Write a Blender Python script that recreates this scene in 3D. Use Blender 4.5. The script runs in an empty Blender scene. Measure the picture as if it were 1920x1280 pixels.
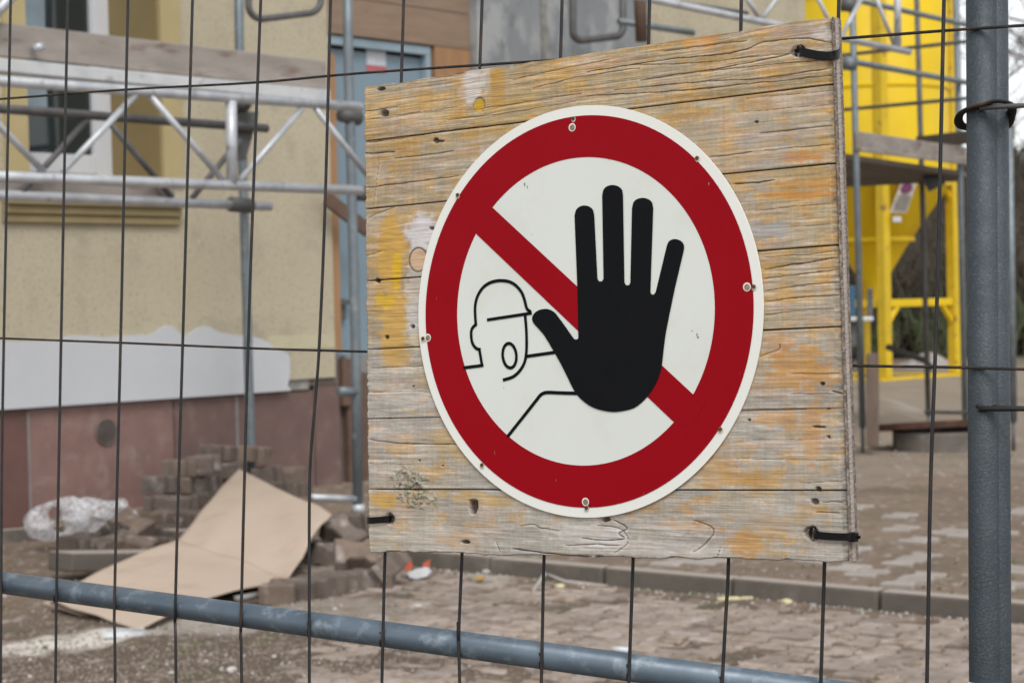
import bpy, bmesh, math, random
import numpy as np
from mathutils import Vector, Matrix
from mathutils.geometry import tessellate_polygon
random.seed(7); rng = np.random.default_rng(5)
R = math.radians

# ------------------------------------------------------------------ camera
HC = 1.40; F = 3700.0
PIT = math.atan(79 / F); ROLL = 0.022
V = Vector
fwd = V((0, math.cos(PIT), -math.sin(PIT))); u0 = V((0, math.sin(PIT), math.cos(PIT))); r0 = V((1, 0, 0))
rgt = r0 * math.cos(ROLL) - u0 * math.sin(ROLL)
upv = u0 * math.cos(ROLL) + r0 * math.sin(ROLL)
CAM = V((0, 0, HC))
sc = bpy.context.scene
cd = bpy.data.cameras.new('camera'); cam = bpy.data.objects.new('camera', cd); sc.collection.objects.link(cam)
m = Matrix((rgt, upv, -fwd)).transposed().to_4x4(); m.translation = CAM; cam.matrix_world = m
cd.sensor_width = 36; cd.lens = 36 * F / 1920; cd.clip_start = .05; cd.clip_end = 2000
cd.dof.use_dof = True; cd.dof.focus_distance = 1.93; cd.dof.aperture_fstop = 15.0
sc.camera = cam

# ------------------------------------------------------------------ overcast daylight
SUN_EL, SUN_AZ = R(52), R(166)          # azimuth clockwise from +Y
w = bpy.data.worlds.new('World'); sc.world = w; w.use_nodes = True
nt = w.node_tree; nt.nodes.clear()
sky = nt.nodes.new('ShaderNodeTexSky'); sky.sky_type = 'NISHITA'; sky.sun_disc = False
sky.sun_elevation = SUN_EL; sky.sun_rotation = SUN_AZ; sky.air_density = 1.0; sky.dust_density = 0.8; sky.ozone_density = 1.0
hs = nt.nodes.new('ShaderNodeHueSaturation'); hs.inputs['Saturation'].default_value = .14
bg = nt.nodes.new('ShaderNodeBackground'); bg.inputs['Strength'].default_value = .105
wo = nt.nodes.new('ShaderNodeOutputWorld')
nt.links.new(sky.outputs[0], hs.inputs['Color']); nt.links.new(hs.outputs[0], bg.inputs['Color']); nt.links.new(bg.outputs[0], wo.inputs[0])
sd = bpy.data.lights.new('sun', 'SUN'); sd.energy = 1.2; sd.angle = R(28); sd.color = (1, .97, .92)
sun = bpy.data.objects.new('sun', sd); sc.collection.objects.link(sun)
sv = V((math.sin(SUN_AZ) * math.cos(SUN_EL), math.cos(SUN_AZ) * math.cos(SUN_EL), math.sin(SUN_EL)))
sun.rotation_euler = (-sv).to_track_quat('-Z', 'Y').to_euler(); sun.location = sv * 20
vs = sc.view_settings; vs.view_transform = 'Standard'; vs.look = 'None'; vs.gamma = 1; vs.use_curve_mapping = False; vs.exposure = 0.82

# ------------------------------------------------------------------ geometry helpers
def ray(px, py): return fwd + rgt * ((px - 960) / F) + upv * ((640 - py) / F)
def P(px, py, Z): return CAM + ray(px, py) * Z
def hit(px, py, p0, n):
    d = ray(px, py); return CAM + d * ((p0 - CAM).dot(n) / d.dot(n))
def G(px, py, h=0.0): return hit(px, py, V((0, 0, h)), V((0, 0, 1)))

class MB:
    def __init__(s): s.v = []; s.f = []
    def add(s, vs, fs):
        o = len(s.v); s.v += [tuple(v) for v in vs]; s.f += [tuple(i + o for i in f) for f in fs]; return s
    def hexa(s, c):   # 8 corners: bottom 4, top 4
        return s.add(c, [(3, 2, 1, 0), (4, 5, 6, 7), (0, 1, 5, 4), (1, 2, 6, 5), (2, 3, 7, 6), (3, 0, 4, 7)])
    def box(s, a, b, M=None, bev=0):
        x0, y0, z0 = [min(a[i], b[i]) for i in range(3)]; x1, y1, z1 = [max(a[i], b[i]) for i in range(3)]
        c = [V((x0, y0, z0)), V((x1, y0, z0)), V((x1, y1, z0)), V((x0, y1, z0)), V((x0, y0, z1)), V((x1, y0, z1)), V((x1, y1, z1)), V((x0, y1, z1))]
        if M: c = [M @ p for p in c]
        return s.hexa(c)
    def prism(s, ol, c0, c1, M=None):   # outline in (x, y), extruded in z
        n = len(ol); a = [V((p[0], p[1], c1)) for p in ol]; b = [V((p[0], p[1], c0)) for p in ol]
        tr = tessellate_polygon([a]); fs = []
        for t in tr:
            k = (a[t[1]] - a[t[0]]).cross(a[t[2]] - a[t[0]])
            t = tuple(t) if k.z > 0 else tuple(reversed(t))
            fs.append(t); fs.append(tuple(i + n for i in reversed(t)))
        ar = sum(ol[i][0] * ol[(i + 1) % n][1] - ol[(i + 1) % n][0] * ol[i][1] for i in range(n))
        for i in range(n):
            j = (i + 1) % n
            fs.append((i + n, j + n, j, i) if ar > 0 else (j + n, i + n, i, j))
        vs = a + b
        if M: vs = [M @ p for p in vs]
        return s.add(vs, fs)
    def tube(s, pts, r, seg=10, cap=True, flat=None):
        pts = [V(p) for p in pts]; n = len(pts); vs = []; fs = []
        rr = r if isinstance(r, (list, tuple)) else [r] * n
        ref = None
        for i, p in enumerate(pts):
            d = (pts[min(i + 1, n - 1)] - pts[max(i - 1, 0)]).normalized()
            if ref is None: ref = V((0, 0, 1)) if abs(d.z) < .9 else V((1, 0, 0))
            a = (ref - d * ref.dot(d)).normalized(); b = d.cross(a); ref = a
            for k in range(seg):
                t = 2 * math.pi * k / seg
                vs.append(p + a * (math.cos(t) * rr[i]) + b * (math.sin(t) * rr[i] * (flat or 1)))
        for i in range(n - 1):
            for k in range(seg):
                l = (k + 1) % seg
                fs.append((i * seg + k, i * seg + l, (i + 1) * seg + l, (i + 1) * seg + k))
        if cap: fs.append(tuple(range(seg))[::-1]); fs.append(tuple((n - 1) * seg + k for k in range(seg)))
        return s.add(vs, fs)
    def build(s, name, mt, parent=None, smooth=False, bevel=0):
        me = bpy.data.meshes.new(name); me.from_pydata(s.v, [], s.f); me.update()
        if smooth: me.shade_smooth()
        o = bpy.data.objects.new(name, me); sc.collection.objects.link(o)
        if mt: me.materials.append(mt)
        if parent: o.parent = parent
        if bevel:
            b = o.modifiers.new('bevel', 'BEVEL'); b.width = bevel; b.segments = 2; b.limit_method = 'ANGLE'; b.angle_limit = R(40)
        return o
def tag(o, label=None, cat=None, group=None, kind=None):
    if label: o['label'] = label
    if cat: o['category'] = cat
    if group: o['group'] = group
    if kind: o['kind'] = kind
    return o
def empty(name, M, label=None, cat=None, group=None, kind=None):
    o = bpy.data.objects.new(name, None); sc.collection.objects.link(o); o.empty_display_size = .05
    o.matrix_world = M if isinstance(M, Matrix) else Matrix.Translation(M)
    return tag(o, label, cat, group, kind)
def frame(o, ax, ay, az):
    M = Matrix((ax, ay, az)).transposed().to_4x4(); M.translation = o; return M
def catmull(p, k=6, closed=False):
    n = len(p); out = []
    rngi = range(n if closed else n - 1)
    for i in rngi:
        g = lambda j: p[j % n] if closed else p[max(0, min(n - 1, j))]
        a, b, c, d = g(i - 1), g(i), g(i + 1), g(i + 2)
        for q in range(k):
            t = q / k
            out.append(tuple(.5 * (2 * b[m] + (c[m] - a[m]) * t + (2 * a[m] - 5 * b[m] + 4 * c[m] - d[m]) * t * t + (3 * b[m] - a[m] - 3 * c[m] + d[m]) * t ** 3) for m in range(len(b))))
    if not closed: out.append(tuple(p[-1]))
    return out

# ------------------------------------------------------------------ materials
def lin(c):
    return tuple(((x / 255) / 12.92 if x / 255 <= .04045 else ((x / 255 + .055) / 1.055) ** 2.4) for x in c)
def mat(name, c1, c2=None, scale=8, rough=.7, bump=.2, bscale=60, metal=0, stretch=(1, 1, 1), c3=None, s3=3, t3=(.55, .65), spec=.5, attr=None, bdist=.003, coat=0, detail=5, lay=None, rnd=0):
    M = bpy.data.materials.new(name); M.use_nodes = True; t = M.node_tree; N = t.nodes; L = t.links
    b = N['Principled BSDF']; b.inputs['Roughness'].default_value = rough; b.inputs['Metallic'].default_value = metal
    b.inputs['Specular IOR Level'].default_value = spec; b.inputs['Coat Weight'].default_value = coat
    tc = N.new('ShaderNodeTexCoord'); mp = N.new('ShaderNodeMapping'); mp.inputs['Scale'].default_value = stretch
    L.new(tc.outputs['Object'], mp.inputs[0])
    def noise(sc_, det=detail):
        n = N.new('ShaderNodeTexNoise'); n.inputs['Scale'].default_value = sc_; n.inputs['Detail'].default_value = det; n.inputs['Roughness'].default_value = .6
        L.new(mp.outputs[0], n.inputs['Vector']); return n.outputs['Fac']
    def ramp(src, a, b_):
        r = N.new('ShaderNodeMapRange'); r.inputs[1].default_value = a; r.inputs[2].default_value = b_; L.new(src, r.inputs[0]); return r.outputs[0]
    def mix(f, a, b_):
        x = N.new('ShaderNodeMix'); x.data_type = 'RGBA'
        L.new(f, x.inputs[0])
        for sock, val in ((6, a), (7, b_)):
            if isinstance(val, tuple): x.inputs[sock].default_value = (*val, 1)
            else: L.new(val, x.inputs[sock])
        return x.outputs[2]
    c2 = c2 or tuple(x * .75 for x in c1)
    if attr:
        at = N.new('ShaderNodeVertexColor'); at.layer_name = attr
        hv = N.new('ShaderNodeHueSaturation'); L.new(at.outputs[0], hv.inputs['Color'])
        L.new(ramp(noise(scale), .2, .8), hv.inputs['Value'])
        r = N.new('ShaderNodeMapRange'); r.inputs[1].default_value = .25; r.inputs[2].default_value = .75; r.inputs[3].default_value = .72; r.inputs[4].default_value = 1.22
        L.new(noise(scale), r.inputs[0]); L.new(r.outputs[0], hv.inputs['Value'])
        col = hv.outputs[0]
    else:
        col = mix(ramp(noise(scale), .35, .65), c1, c2)
    if c3: col = mix(ramp(noise(s3), *t3), col, c3)
    if lay:   # (colour, scale, lo, hi) extra mottling
        for (cc, ss, lo, hi) in lay: col = mix(ramp(noise(ss), lo, hi), col, cc)
    if rnd:
        oi = N.new('ShaderNodeObjectInfo'); hv = N.new('ShaderNodeHueSaturation'); q = N.new('ShaderNodeMapRange'); q.inputs[3].default_value = 1 - rnd; q.inputs[4].default_value = 1 + rnd
        L.new(oi.outputs['Random'], q.inputs[0]); L.new(q.outputs[0], hv.inputs['Value']); L.new(col, hv.inputs['Color']); col = hv.outputs[0]
        va = N.new('ShaderNodeVectorMath'); va.operation = 'ADD'; L.new(tc.outputs['Object'], va.inputs[0]); mu = N.new('ShaderNodeMath'); mu.operation = 'MULTIPLY'; mu.inputs[1].default_value = 37; L.new(oi.outputs['Random'], mu.inputs[0]); L.new(mu.outputs[0], va.inputs[1]); L.new(va.outputs[0], mp.inputs[0])
    L.new(col, b.inputs['Base Color'])
    if bump:
        bp = N.new('ShaderNodeBump'); bp.inputs['Strength'].default_value = bump; bp.inputs['Distance'].default_value = bdist
        L.new(noise(bscale, 4), bp.inputs['Height']); L.new(bp.outputs[0], b.inputs['Normal'])
    rr = N.new('ShaderNodeMapRange'); rr.inputs[1].default_value = .3; rr.inputs[2].default_value = .7
    rr.inputs[3].default_value = max(.05, rough - .1); rr.inputs[4].default_value = min(1, rough + .1)
    L.new(noise(scale * 1.7), rr.inputs[0]); L.new(rr.outputs[0], b.inputs['Roughness'])
    return M
M = {}
M['wire'] = mat('dark_wire_steel', (.022, .022, .025), (.034, .033, .033), 60, .5, .25, 400, .3, bdist=.0004, c3=(.06, .04, .028), s3=25, t3=(.56, .68))
M['rust_wire'] = mat('rusty_wire_steel', (.036, .030, .025), (.022, .021, .020), 50, .7, .5, 500, .3, bdist=.0006, c3=(.09, .05, .025), s3=40, t3=(.5, .65))
M['rail'] = mat('galvanised_rail', (.135, .175, .215), (.095, .128, .16), 14, .42, .15, 200, .3, stretch=(1, 1, 1), c3=(.27, .32, .37), s3=42, t3=(.53, .72), bdist=.0005)  # blue in the base colour stands for sky reflected in the metal
M['post'] = mat('painted_steel_post', (.036, .048, .057), (.048, .062, .072), 25, .55, .9, 420, .1, bdist=.0009, c3=(.085, .105, .12), s3=520, t3=(.52, .70))  # bluish base includes the tint of reflected sky
M['galv'] = mat('galvanised_tube', (.60, .62, .65), (.44, .46, .49), 9, .45, .1, 90, .35, c3=(.2, .2, .2), s3=14, t3=(.6, .75))
M['galv_blue'] = mat('blue_grey_tube', (.21, .245, .27), (.15, .18, .20), 7, .5, .1, 90, .4, c3=(.33, .35, .36), s3=12, t3=(.6, .75))  # sky reflection put into the base colour as a blue tint
M['galv_dark'] = mat('dirty_dark_tube', (.14, .14, .14), (.09, .09, .09), 9, .6, .1, 90, .3)
M['alu'] = mat('aluminium_plank', (.62, .63, .64), (.5, .51, .52), 6, .5, .1, 60, .3, c3=(.25, .24, .23), s3=9, t3=(.6, .75))
M['plaster'] = mat('cream_plaster', (.475, .425, .312), (.43, .38, .275), 1.6, .95, .6, 130, 0, bdist=.004, c3=(.33, .29, .22), s3=3, t3=(.52, .75), lay=[((.30, .262, .19), 42, .54, .68), ((.52, .47, .36), 28, .60, .72)])
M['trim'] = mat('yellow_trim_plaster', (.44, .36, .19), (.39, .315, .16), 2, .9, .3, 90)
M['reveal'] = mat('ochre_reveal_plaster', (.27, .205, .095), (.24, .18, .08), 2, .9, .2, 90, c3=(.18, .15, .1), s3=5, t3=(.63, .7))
M['primer'] = mat('white_primer', (.52, .535, .56), (.485, .50, .525), 2, .85, .1, 60)
M['plinth_pink'] = mat('pink_stone_slab', (.245, .145, .125), (.205, .120, .104), 5, .75, .3, 50, c3=(.27, .19, .17), s3=8, t3=(.52, .7), lay=[((.15, .095, .085), 30, .58, .75)])
M['plinth_dark'] = mat('dark_brown_stone_slab', (.135, .085, .077), (.17, .105, .092), 5, .75, .3, 50, c3=(.2, .15, .13), s3=5, t3=(.56, .75))
M['plinth_red'] = mat('dark_red_stone_slab', (.15, .075, .062), (.12, .064, .055), 5, .75, .3, 50)
M['joint'] = mat('pale_joint_mortar', (.25, .235, .225), None, 9, .9)
M['concrete'] = mat('grey_concrete', (.27, .265, .25), (.2, .195, .18), 5, .9, .4, 60, c3=(.36, .35, .32), s3=3, t3=(.52, .65))
M['adhesive'] = mat('grey_adhesive_render', (.235, .25, .26), (.20, .212, .222), 1.5, .9, .3, 40, c3=(.33, .34, .34), s3=2.2, t3=(.5, .6), stretch=(1, 1, .7), lay=[((.15, .158, .162), 4, .56, .68)])
M['kerb'] = mat('kerb_stone', (.13, .112, .095), (.10, .086, .073), 6, .9, .4, 60, c3=(.2, .17, .145), s3=3, t3=(.55, .7))
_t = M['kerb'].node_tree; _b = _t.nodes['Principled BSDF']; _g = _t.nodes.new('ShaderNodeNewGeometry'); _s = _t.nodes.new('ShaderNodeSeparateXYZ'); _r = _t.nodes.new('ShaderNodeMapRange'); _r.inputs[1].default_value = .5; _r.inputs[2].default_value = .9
_x = _t.nodes.new('ShaderNodeMix'); _x.data_type = 'RGBA'; _l = _b.inputs['Base Color'].links[0].from_socket; _t.links.new(_g.outputs['Normal'], _s.inputs[0]); _t.links.new(_s.outputs['Z'], _r.inputs[0]); _t.links.new(_r.outputs[0], _x.inputs[0]); _t.links.new(_l, _x.inputs[6]); _x.inputs[7].default_value = (.34, .295, .26, 1); _t.links.new(_x.outputs[2], _b.inputs['Base Color'])   # paler colour mixed in on upward-facing surfaces
M['door'] = mat('blue_grey_door', (.20, .275, .33), (.18, .25, .305), 2, .5, .05, 60)
M['door_frame'] = mat('pale_blue_door_frame', (.28, .36, .42), (.22, .29, .34), 4, .5, .05, 60)
M['ply'] = mat('brown_formwork_board', (.27, .19, .135), (.225, .155, .108), 3, .85, .2, 60, stretch=(1, 1, 7), c3=(.17, .11, .075), s3=5, t3=(.6, .75))
M['orange_wood'] = mat('orange_timber', (.36, .20, .10), (.30, .165, .08), 6, .8, .2, 60, stretch=(3, 3, .5))
M['darkwood'] = mat('dark_brown_timber', (.10, .06, .045), (.14, .085, .06), 6, .85, .3, 60)
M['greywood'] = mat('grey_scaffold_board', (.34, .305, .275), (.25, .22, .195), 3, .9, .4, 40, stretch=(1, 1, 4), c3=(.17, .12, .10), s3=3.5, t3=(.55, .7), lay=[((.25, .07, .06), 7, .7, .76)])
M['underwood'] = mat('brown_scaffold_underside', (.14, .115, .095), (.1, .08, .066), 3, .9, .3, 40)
M['white_plastic'] = mat('white_window_plastic', (.62, .64, .68), (.58, .60, .64), 3, .35, 0)
M['yellow'] = mat('yellow_silo_paint', (.74, .51, .004), (.67, .455, .004), 1.2, .5, .05, 30, c3=(.52, .36, .03), s3=2.5, t3=(.62, .78), spec=.4)
M['rustyyellow'] = mat('worn_yellow_paint', (.68, .47, .008), (.56, .38, .015), 3, .55, .1, 30, c3=(.25, .13, .05), s3=6, t3=(.6, .7))
M['black'] = mat('black_rubber', (.012, .012, .013), None, 9, .4, 0)
M['tie'] = mat('black_nylon', (.005, .005, .006), (.007, .007, .008), 9, .38, .05, 300, spec=.2)
M['paver'] = mat('grey_brown_paving_block', (.155, .122, .102), (.10, .078, .066), 14, .92, .5, 90, c3=(.30, .27, .245), s3=7, t3=(.55, .7), bdist=.004, rnd=.2)
M['paver_b'] = mat('warm_brown_paving_block', (.18, .135, .105), (.12, .09, .07), 11, .92, .5, 90, c3=(.31, .27, .24), s3=6, t3=(.56, .7), bdist=.004, rnd=.2)
M['floor_paver'] = mat('road_paving_block', (.335, .275, .232), (.245, .192, .155), 16, .9, .6, 80, c3=(.36, .31, .285), s3=9, t3=(.48, .66), bdist=.004, rnd=.22, lay=[((.19, .14, .10), 12, .52, .64)])
M['card'] = mat('tan_cardboard', (.49, .392, .315), (.455, .362, .288), 2.5, .85, .1, 30, c3=(.42, .325, .255), s3=4, t3=(.55, .75))
M['card_edge'] = mat('cardboard_edge', (.2, .14, .09), None, 9, .9)
M['white_scrap'] = mat('white_scrap', (.72, .73, .76), None, 9, .6)
M['orange_scrap'] = mat('orange_red_scrap', (.62, .12, .05), None, 20, .5)
M['yellow_scrap'] = mat('pale_yellow_foam', (.66, .60, .36), None, 20, .8)
M['purple'] = mat('purple_print', (.14, .015, .08), None, 9, .5, 0)
M['label'] = mat('pale_label_sheet', (.52, .47, .42), None, 9, .5, 0)
M['label_line'] = mat('grey_print', (.22, .2, .18), None, 9, .5, 0)
M['red_print'] = mat('faded_red_print', (.48, .13, .15), None, 9, .6, 0)
M['blue'] = mat('blue_machine_paint', (.03, .12, .22), None, 9, .5, 0)
M['rustlid'] = mat('rusty_iron_lid', (.10, .055, .04), (.06, .035, .028), 8, .95, .4, 60, spec=.1)
M['sand'] = mat('pale_heap', (.40, .36, .33), None, 3, .95)
M['roof'] = mat('red_brown_roof', (.17, .075, .06), None, 3, .9)
M['bark'] = mat('grey_brown_bark', (.12, .1, .085), None, 9, .9)
M['scrub'] = mat('brown_scrub_twigs', (.085, .065, .05), (.05, .045, .03), 1.2, .95, 0)
M['scrub_green'] = mat('dull_green_scrub', (.07, .085, .04), None, 3, .95, 0)
M['weed'] = mat('green_moss', (.07, .095, .03), (.12, .13, .05), 20, .9, 0)
# sign prints
M['sign_white'] = mat('cream_sign_face', (.84, .845, .79), (.82, .825, .77), 6, .42, .02, 60, c3=(.62, .61, .54), s3=5, t3=(.66, .85), spec=.4)
M['sign_face'] = mat('greyish_white_reflective_film', (.74, .77, .72), (.72, .75, .70), 6, .42, .02, 60, c3=(.66, .665, .59), s3=9, t3=(.52, .80), spec=.4)
M['sign_red'] = mat('red_sign_print', (.315, .0015, .008), (.30, .0012, .007), 8, .4, .02, 60, spec=.10)
M['sign_black'] = mat('black_sign_print', (.0055, .006, .0075), (.0065, .007, .0085), 30, .5, .03, 400, spec=.10)
M['rust'] = mat('rusty_screw', (.12, .045, .02), (.06, .025, .015), 300, .8, .5, 500, bdist=.0005)
M['stain'] = mat('rust_stain', (.62, .54, .42), None, 90, .6, 0)
M['rope'] = mat('pale_inner_ply', (.42, .37, .33), (.33, .28, .245), 150, .9, .6, 500, bdist=.0008)
M['endgrain'] = mat('dark_weathered_edge_grain', (.30, .245, .205), (.13, .10, .08), 160, .95, 1.0, 600, bdist=.0015, c3=(.38, .33, .29), s3=220, t3=(.5, .62))
# glass
g = bpy.data.materials.new('window_glass'); g.use_nodes = True; b = g.node_tree.nodes['Principled BSDF']
b.inputs['Base Color'].default_value = (.02, .028, .03, 1); b.inputs['Roughness'].default_value = .06; b.inputs['Specular IOR Level'].default_value = .8; M['glass'] = g
# thin plastic film
g = bpy.data.materials.new('clear_plastic_film'); g.use_nodes = True; t = g.node_tree; b = t.nodes['Principled BSDF']
b.inputs['Base Color'].default_value = (.72, .72, .74, 1); b.inputs['Roughness'].default_value = .25; b.inputs['Specular IOR Level'].default_value = .8
nz = t.nodes.new('ShaderNodeTexNoise'); nz.inputs['Scale'].default_value = 7; nz.inputs['Detail'].default_value = 2; nz.inputs['Distortion'].default_value = 2.5
mr = t.nodes.new('ShaderNodeMapRange'); mr.inputs[1].default_value = .35; mr.inputs[2].default_value = .65; mr.inputs[3].default_value = .10; mr.inputs[4].default_value = .75
t.links.new(nz.outputs['Fac'], mr.inputs[0]); t.links.new(mr.outputs[0], b.inputs['Alpha']); M['film'] = g

# ------------------------------------------------------------------ value noise in numpy
def vnoise(x, y, sx, sy, seed=0, octv=3, gain=.5):
    out = np.zeros(np.broadcast(x, y).shape); amp = 1; tot = 0
    for o in range(octv):
        X = x / sx * 2 ** o + 37.3 * o + 1000; Y = y / sy * 2 ** o + 11.7 * o + 1000
        xi = np.floor(X).astype(np.int64); yi = np.floor(Y).astype(np.int64); fx = X - xi; fy = Y - yi
        fx = fx * fx * (3 - 2 * fx); fy = fy * fy * (3 - 2 * fy)
        def h(a, b_):
            n = (a * 374761393 + b_ * 668265263 + (seed + o * 17) * 2147483647) & 0xffffffff
            n = ((n ^ (n >> 13)) * 1274126177) & 0xffffffff
            return ((n ^ (n >> 16)) & 0xffff) / 65535.
        out += amp * ((h(xi, yi) * (1 - fx) + h(xi + 1, yi) * fx) * (1 - fy) + (h(xi, yi + 1) * (1 - fx) + h(xi + 1, yi + 1) * fx) * fy)
        tot += amp; amp *= gain
    return out / tot
def sstep(a, b_, x):
    t = np.clip((x - a) / (b_ - a), 0, 1); return t * t * (3 - 2 * t)
def grid_mesh(name, X, Y, Z, mt, parent=None, col=None, smooth=True):
    ny, nx = X.shape; me = bpy.data.meshes.new(name)
    co = np.stack([X, Y, Z], -1).reshape(-1, 3).astype(np.float32)
    i = np.arange((ny - 1) * (nx - 1)); r_, c_ = i // (nx - 1), i % (nx - 1); a = r_ * nx + c_
    q = np.stack([a, a + 1, a + nx + 1, a + nx], -1).astype(np.int32)
    me.vertices.add(len(co)); me.vertices.foreach_set('co', co.ravel())
    me.loops.add(q.size); me.loops.foreach_set('vertex_index', q.ravel())
    me.polygons.add(len(q)); me.polygons.foreach_set('loop_start', np.arange(0, q.size, 4, dtype=np.int32))
    me.update(calc_edges=True); me.validate()
    if smooth: me.polygons.foreach_set('use_smooth', np.ones(len(q), bool))
    if col is not None:
        ca = me.color_attributes.new('Col', 'FLOAT_COLOR', 'POINT')
        c4 = np.concatenate([col.reshape(-1, 3), np.ones((len(co), 1))], 1).astype(np.float32); ca.data.foreach_set('color', c4.ravel())
    o = bpy.data.objects.new(name, me); sc.collection.objects.link(o); me.materials.append(mt)
    if parent: o.parent = parent
    return o

# ------------------------------------------------------------------ ground: one sheet to the horizon
KA, KB = G(760, 1064), G(1820, 1163)
kd = (KB - KA).normalized(); kn = V((-kd.y, kd.x, 0))
if kn.y < 0: kn = -kn                                   # kn points away from the camera, behind the kerb
def axis(lo, hi, st, far, k=1.16):
    a = list(np.arange(lo, hi, st)); s = st; x = hi; up_ = []
    while x < far[1]: up_.append(x); s *= k; x += s
    s = st; x = lo - st; dn = []
    while x > far[0]: dn.append(x); s *= k; x -= s
    return np.array(dn[::-1] + a + up_)
gx = axis(-4.2, 4.2, .025, (-500, 500)); gy = axis(6.6, 13.5, .025, (-60, 900))
GX, GY = np.meshgrid(gx, gy)
def kdist(x, y): return (x - KA.x) * kn.x + (y - KA.y) * kn.y
def ksx(x, y): return (x - KA.x) * kd.x + (y - KA.y) * kd.y
def height(x, y):
    z = vnoise(x, y, .55, .55, 3, 4) * .030 - .018
    z = z + (vnoise(x, y, .09, .09, 8, 3) - .5) * .012
    z = z + (vnoise(x, y, .03, .03, 5, 2) - .5) * .006
    z = z + .085 * sstep(.02, .10, kdist(x, y))
    z = z + .02 * np.exp(-((kdist(x, y) + .06) / .07) ** 2)          # debris at the kerb foot
    left = sstep(-.2, -1.3, x) * sstep(10.2, 8.6, y); z = z + left * (vnoise(x, y, .2, .2, 21, 3) - .35) * .05
    hill = sstep(36, 60, y) * 3.6; return z + hill * (.6 + .8 * vnoise(x, y, 9, 9, 2, 3))
GZ = height(GX, GY)
base = np.array((.205, .150, .110)); n1 = vnoise(GX, GY, .5, .5, 31, 5)[..., None]; n2 = vnoise(GX, GY, .05, .05, 32, 3)[..., None]
colg = base * (.70 + .55 * n1) * (.72 + .56 * n2)
pale = .45 * sstep(.50, .68, vnoise(GX, GY, 1.1, .9, 40, 4))[..., None] * sstep(11, 14, GY)[..., None]
colg = colg * (1 - .65 * pale) + np.array((.38, .33, .27)) * .65 * pale
farp = sstep(13.5, 16, GY)[..., None] * sstep(36, 30, GY)[..., None]; colg = colg * (1 - farp * .6) + np.array((.30, .25, .195)) * farp * .6 * (.75 + .5 * vnoise(GX, GY, 1.3, .5, 41, 4)[..., None])
darkl = (sstep(-.3, -1.0, GX) * sstep(9.6, 8.4, GY))[..., None]; colg = colg * (1 - .42 * darkl * (.4 + n1))
rd = (sstep(-.05, -.2, kdist(GX, GY)) * sstep(-1.1, -.5, GX))[..., None]; colg = colg * (1 - rd * .42 * np.clip(1.5 - 1.3 * n1, 0, 1))
# spilled white plaster
def spill(px, py, rx, ry, amt, seed):
    global colg
    c = G(px, py); d = ((GX - c.x) / rx) ** 2 + ((GY - c.y) / ry) ** 2
    k = (sstep(1.25, .35, d + (vnoise(GX, GY, .10, .16, seed, 4) - .5) * 1.5) * amt)[..., None]
    colg = colg * (1 - k) + np.array((.72, .68, .62)) * k
for a in [(130, 1205, .24, .20, .85, 50), (40, 1222, .16, .22, .75, 51), (230, 1192, .18, .14, .75, 52), (400, 1170, .3, .35, .35, 53), (900, 1085, .25, .3, .25, 54), (640, 1140, .5, .4, .2, 55), (60, 960, .35, .8, .35, 56)]: spill(*a)
spk = sstep(.74, .80, vnoise(GX, GY, .045, .06, 60, 2))[..., None]; colg = colg * (1 - spk * .55) + np.array((.5, .46, .42)) * spk * .55
moss = sstep(.66, .74, vnoise(GX, GY, .22, .22, 61, 3))[..., None] * .35; colg = colg * (1 - moss) + np.array((.10, .115, .05)) * moss
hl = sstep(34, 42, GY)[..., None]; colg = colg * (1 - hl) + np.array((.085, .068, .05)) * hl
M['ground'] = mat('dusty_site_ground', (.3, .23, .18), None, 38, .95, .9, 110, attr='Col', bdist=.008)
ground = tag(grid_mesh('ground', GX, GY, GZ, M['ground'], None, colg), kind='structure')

# double-T paving blocks
def dbl_t(L=.190, W=.154, wst=.104, H=.075, ch=.008):
    l, a, b_ = L / 2, W / 2, wst / 2
    ol = [(-l, -a), (-l * .62, -a), (-l * .36, -b_), (l * .36, -b_), (l * .62, -a), (l, -a), (l, a), (l * .62, a), (l * .36, b_), (-l * .36, b_), (-l * .62, a), (-l, a)]
    n = len(ol); inn = [(x * (1 - ch / l), y * (1 - ch / a)) for x, y in ol]
    vs = [(x, y, -H / 2) for x, y in ol] + [(x, y, H / 2 - ch) for x, y in ol] + [(x, y, H / 2) for x, y in inn]
    fs = [tuple(range(n))[::-1], tuple(range(2 * n, 3 * n))]
    for i in range(n):
        j = (i + 1) % n
        fs += [(i, j, j + n, i + n), (i + n, j + n, j + 2 * n, i + 2 * n)]
    return vs, fs
pv, pf = dbl_t()
def block_mesh(name, mt):
    me = bpy.data.meshes.new(name); me.from_pydata(pv, [], pf); me.materials.append(mt); return me
fm = block_mesh('paving_block', M['floor_paver'])
ang = math.atan2(kn.y, kn.x) + R(4)
ca, sa = math.cos(ang), math.sin(ang); cand = []
for i in range(-60, 61):
    for j in range(-60, 61):
        lx = i * .205 + (.1025 if j % 2 else 0); ly = j * .141
        x = KA.x + 1.0 + lx * ca - ly * sa; y = KA.y - 1.2 + lx * sa + ly * ca
        cand.append((x, y, i, j))
road = []
back = []
for x, y, i, j in cand:
    kd_ = kdist(x, y)
    q = V((x, y, 0)) - CAM; zz = q.dot(fwd)
    if zz < 5: continue
    px = 960 + F * q.dot(rgt) / zz; py = 640 - F * q.dot(upv) / zz
    if kd_ < -.15 and 560 < px < 2050 and py < 1330: road.append((x, y, px))
    elif kd_ > .28 and 700 < px < 2100 and kd_ < 3.4: back.append((x, y, px))
road.sort(key=lambda t: t[1])
def stone_z(x, y, zoff): return zoff - .075 / 2
n_ind = 0; rest = MB()
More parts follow.
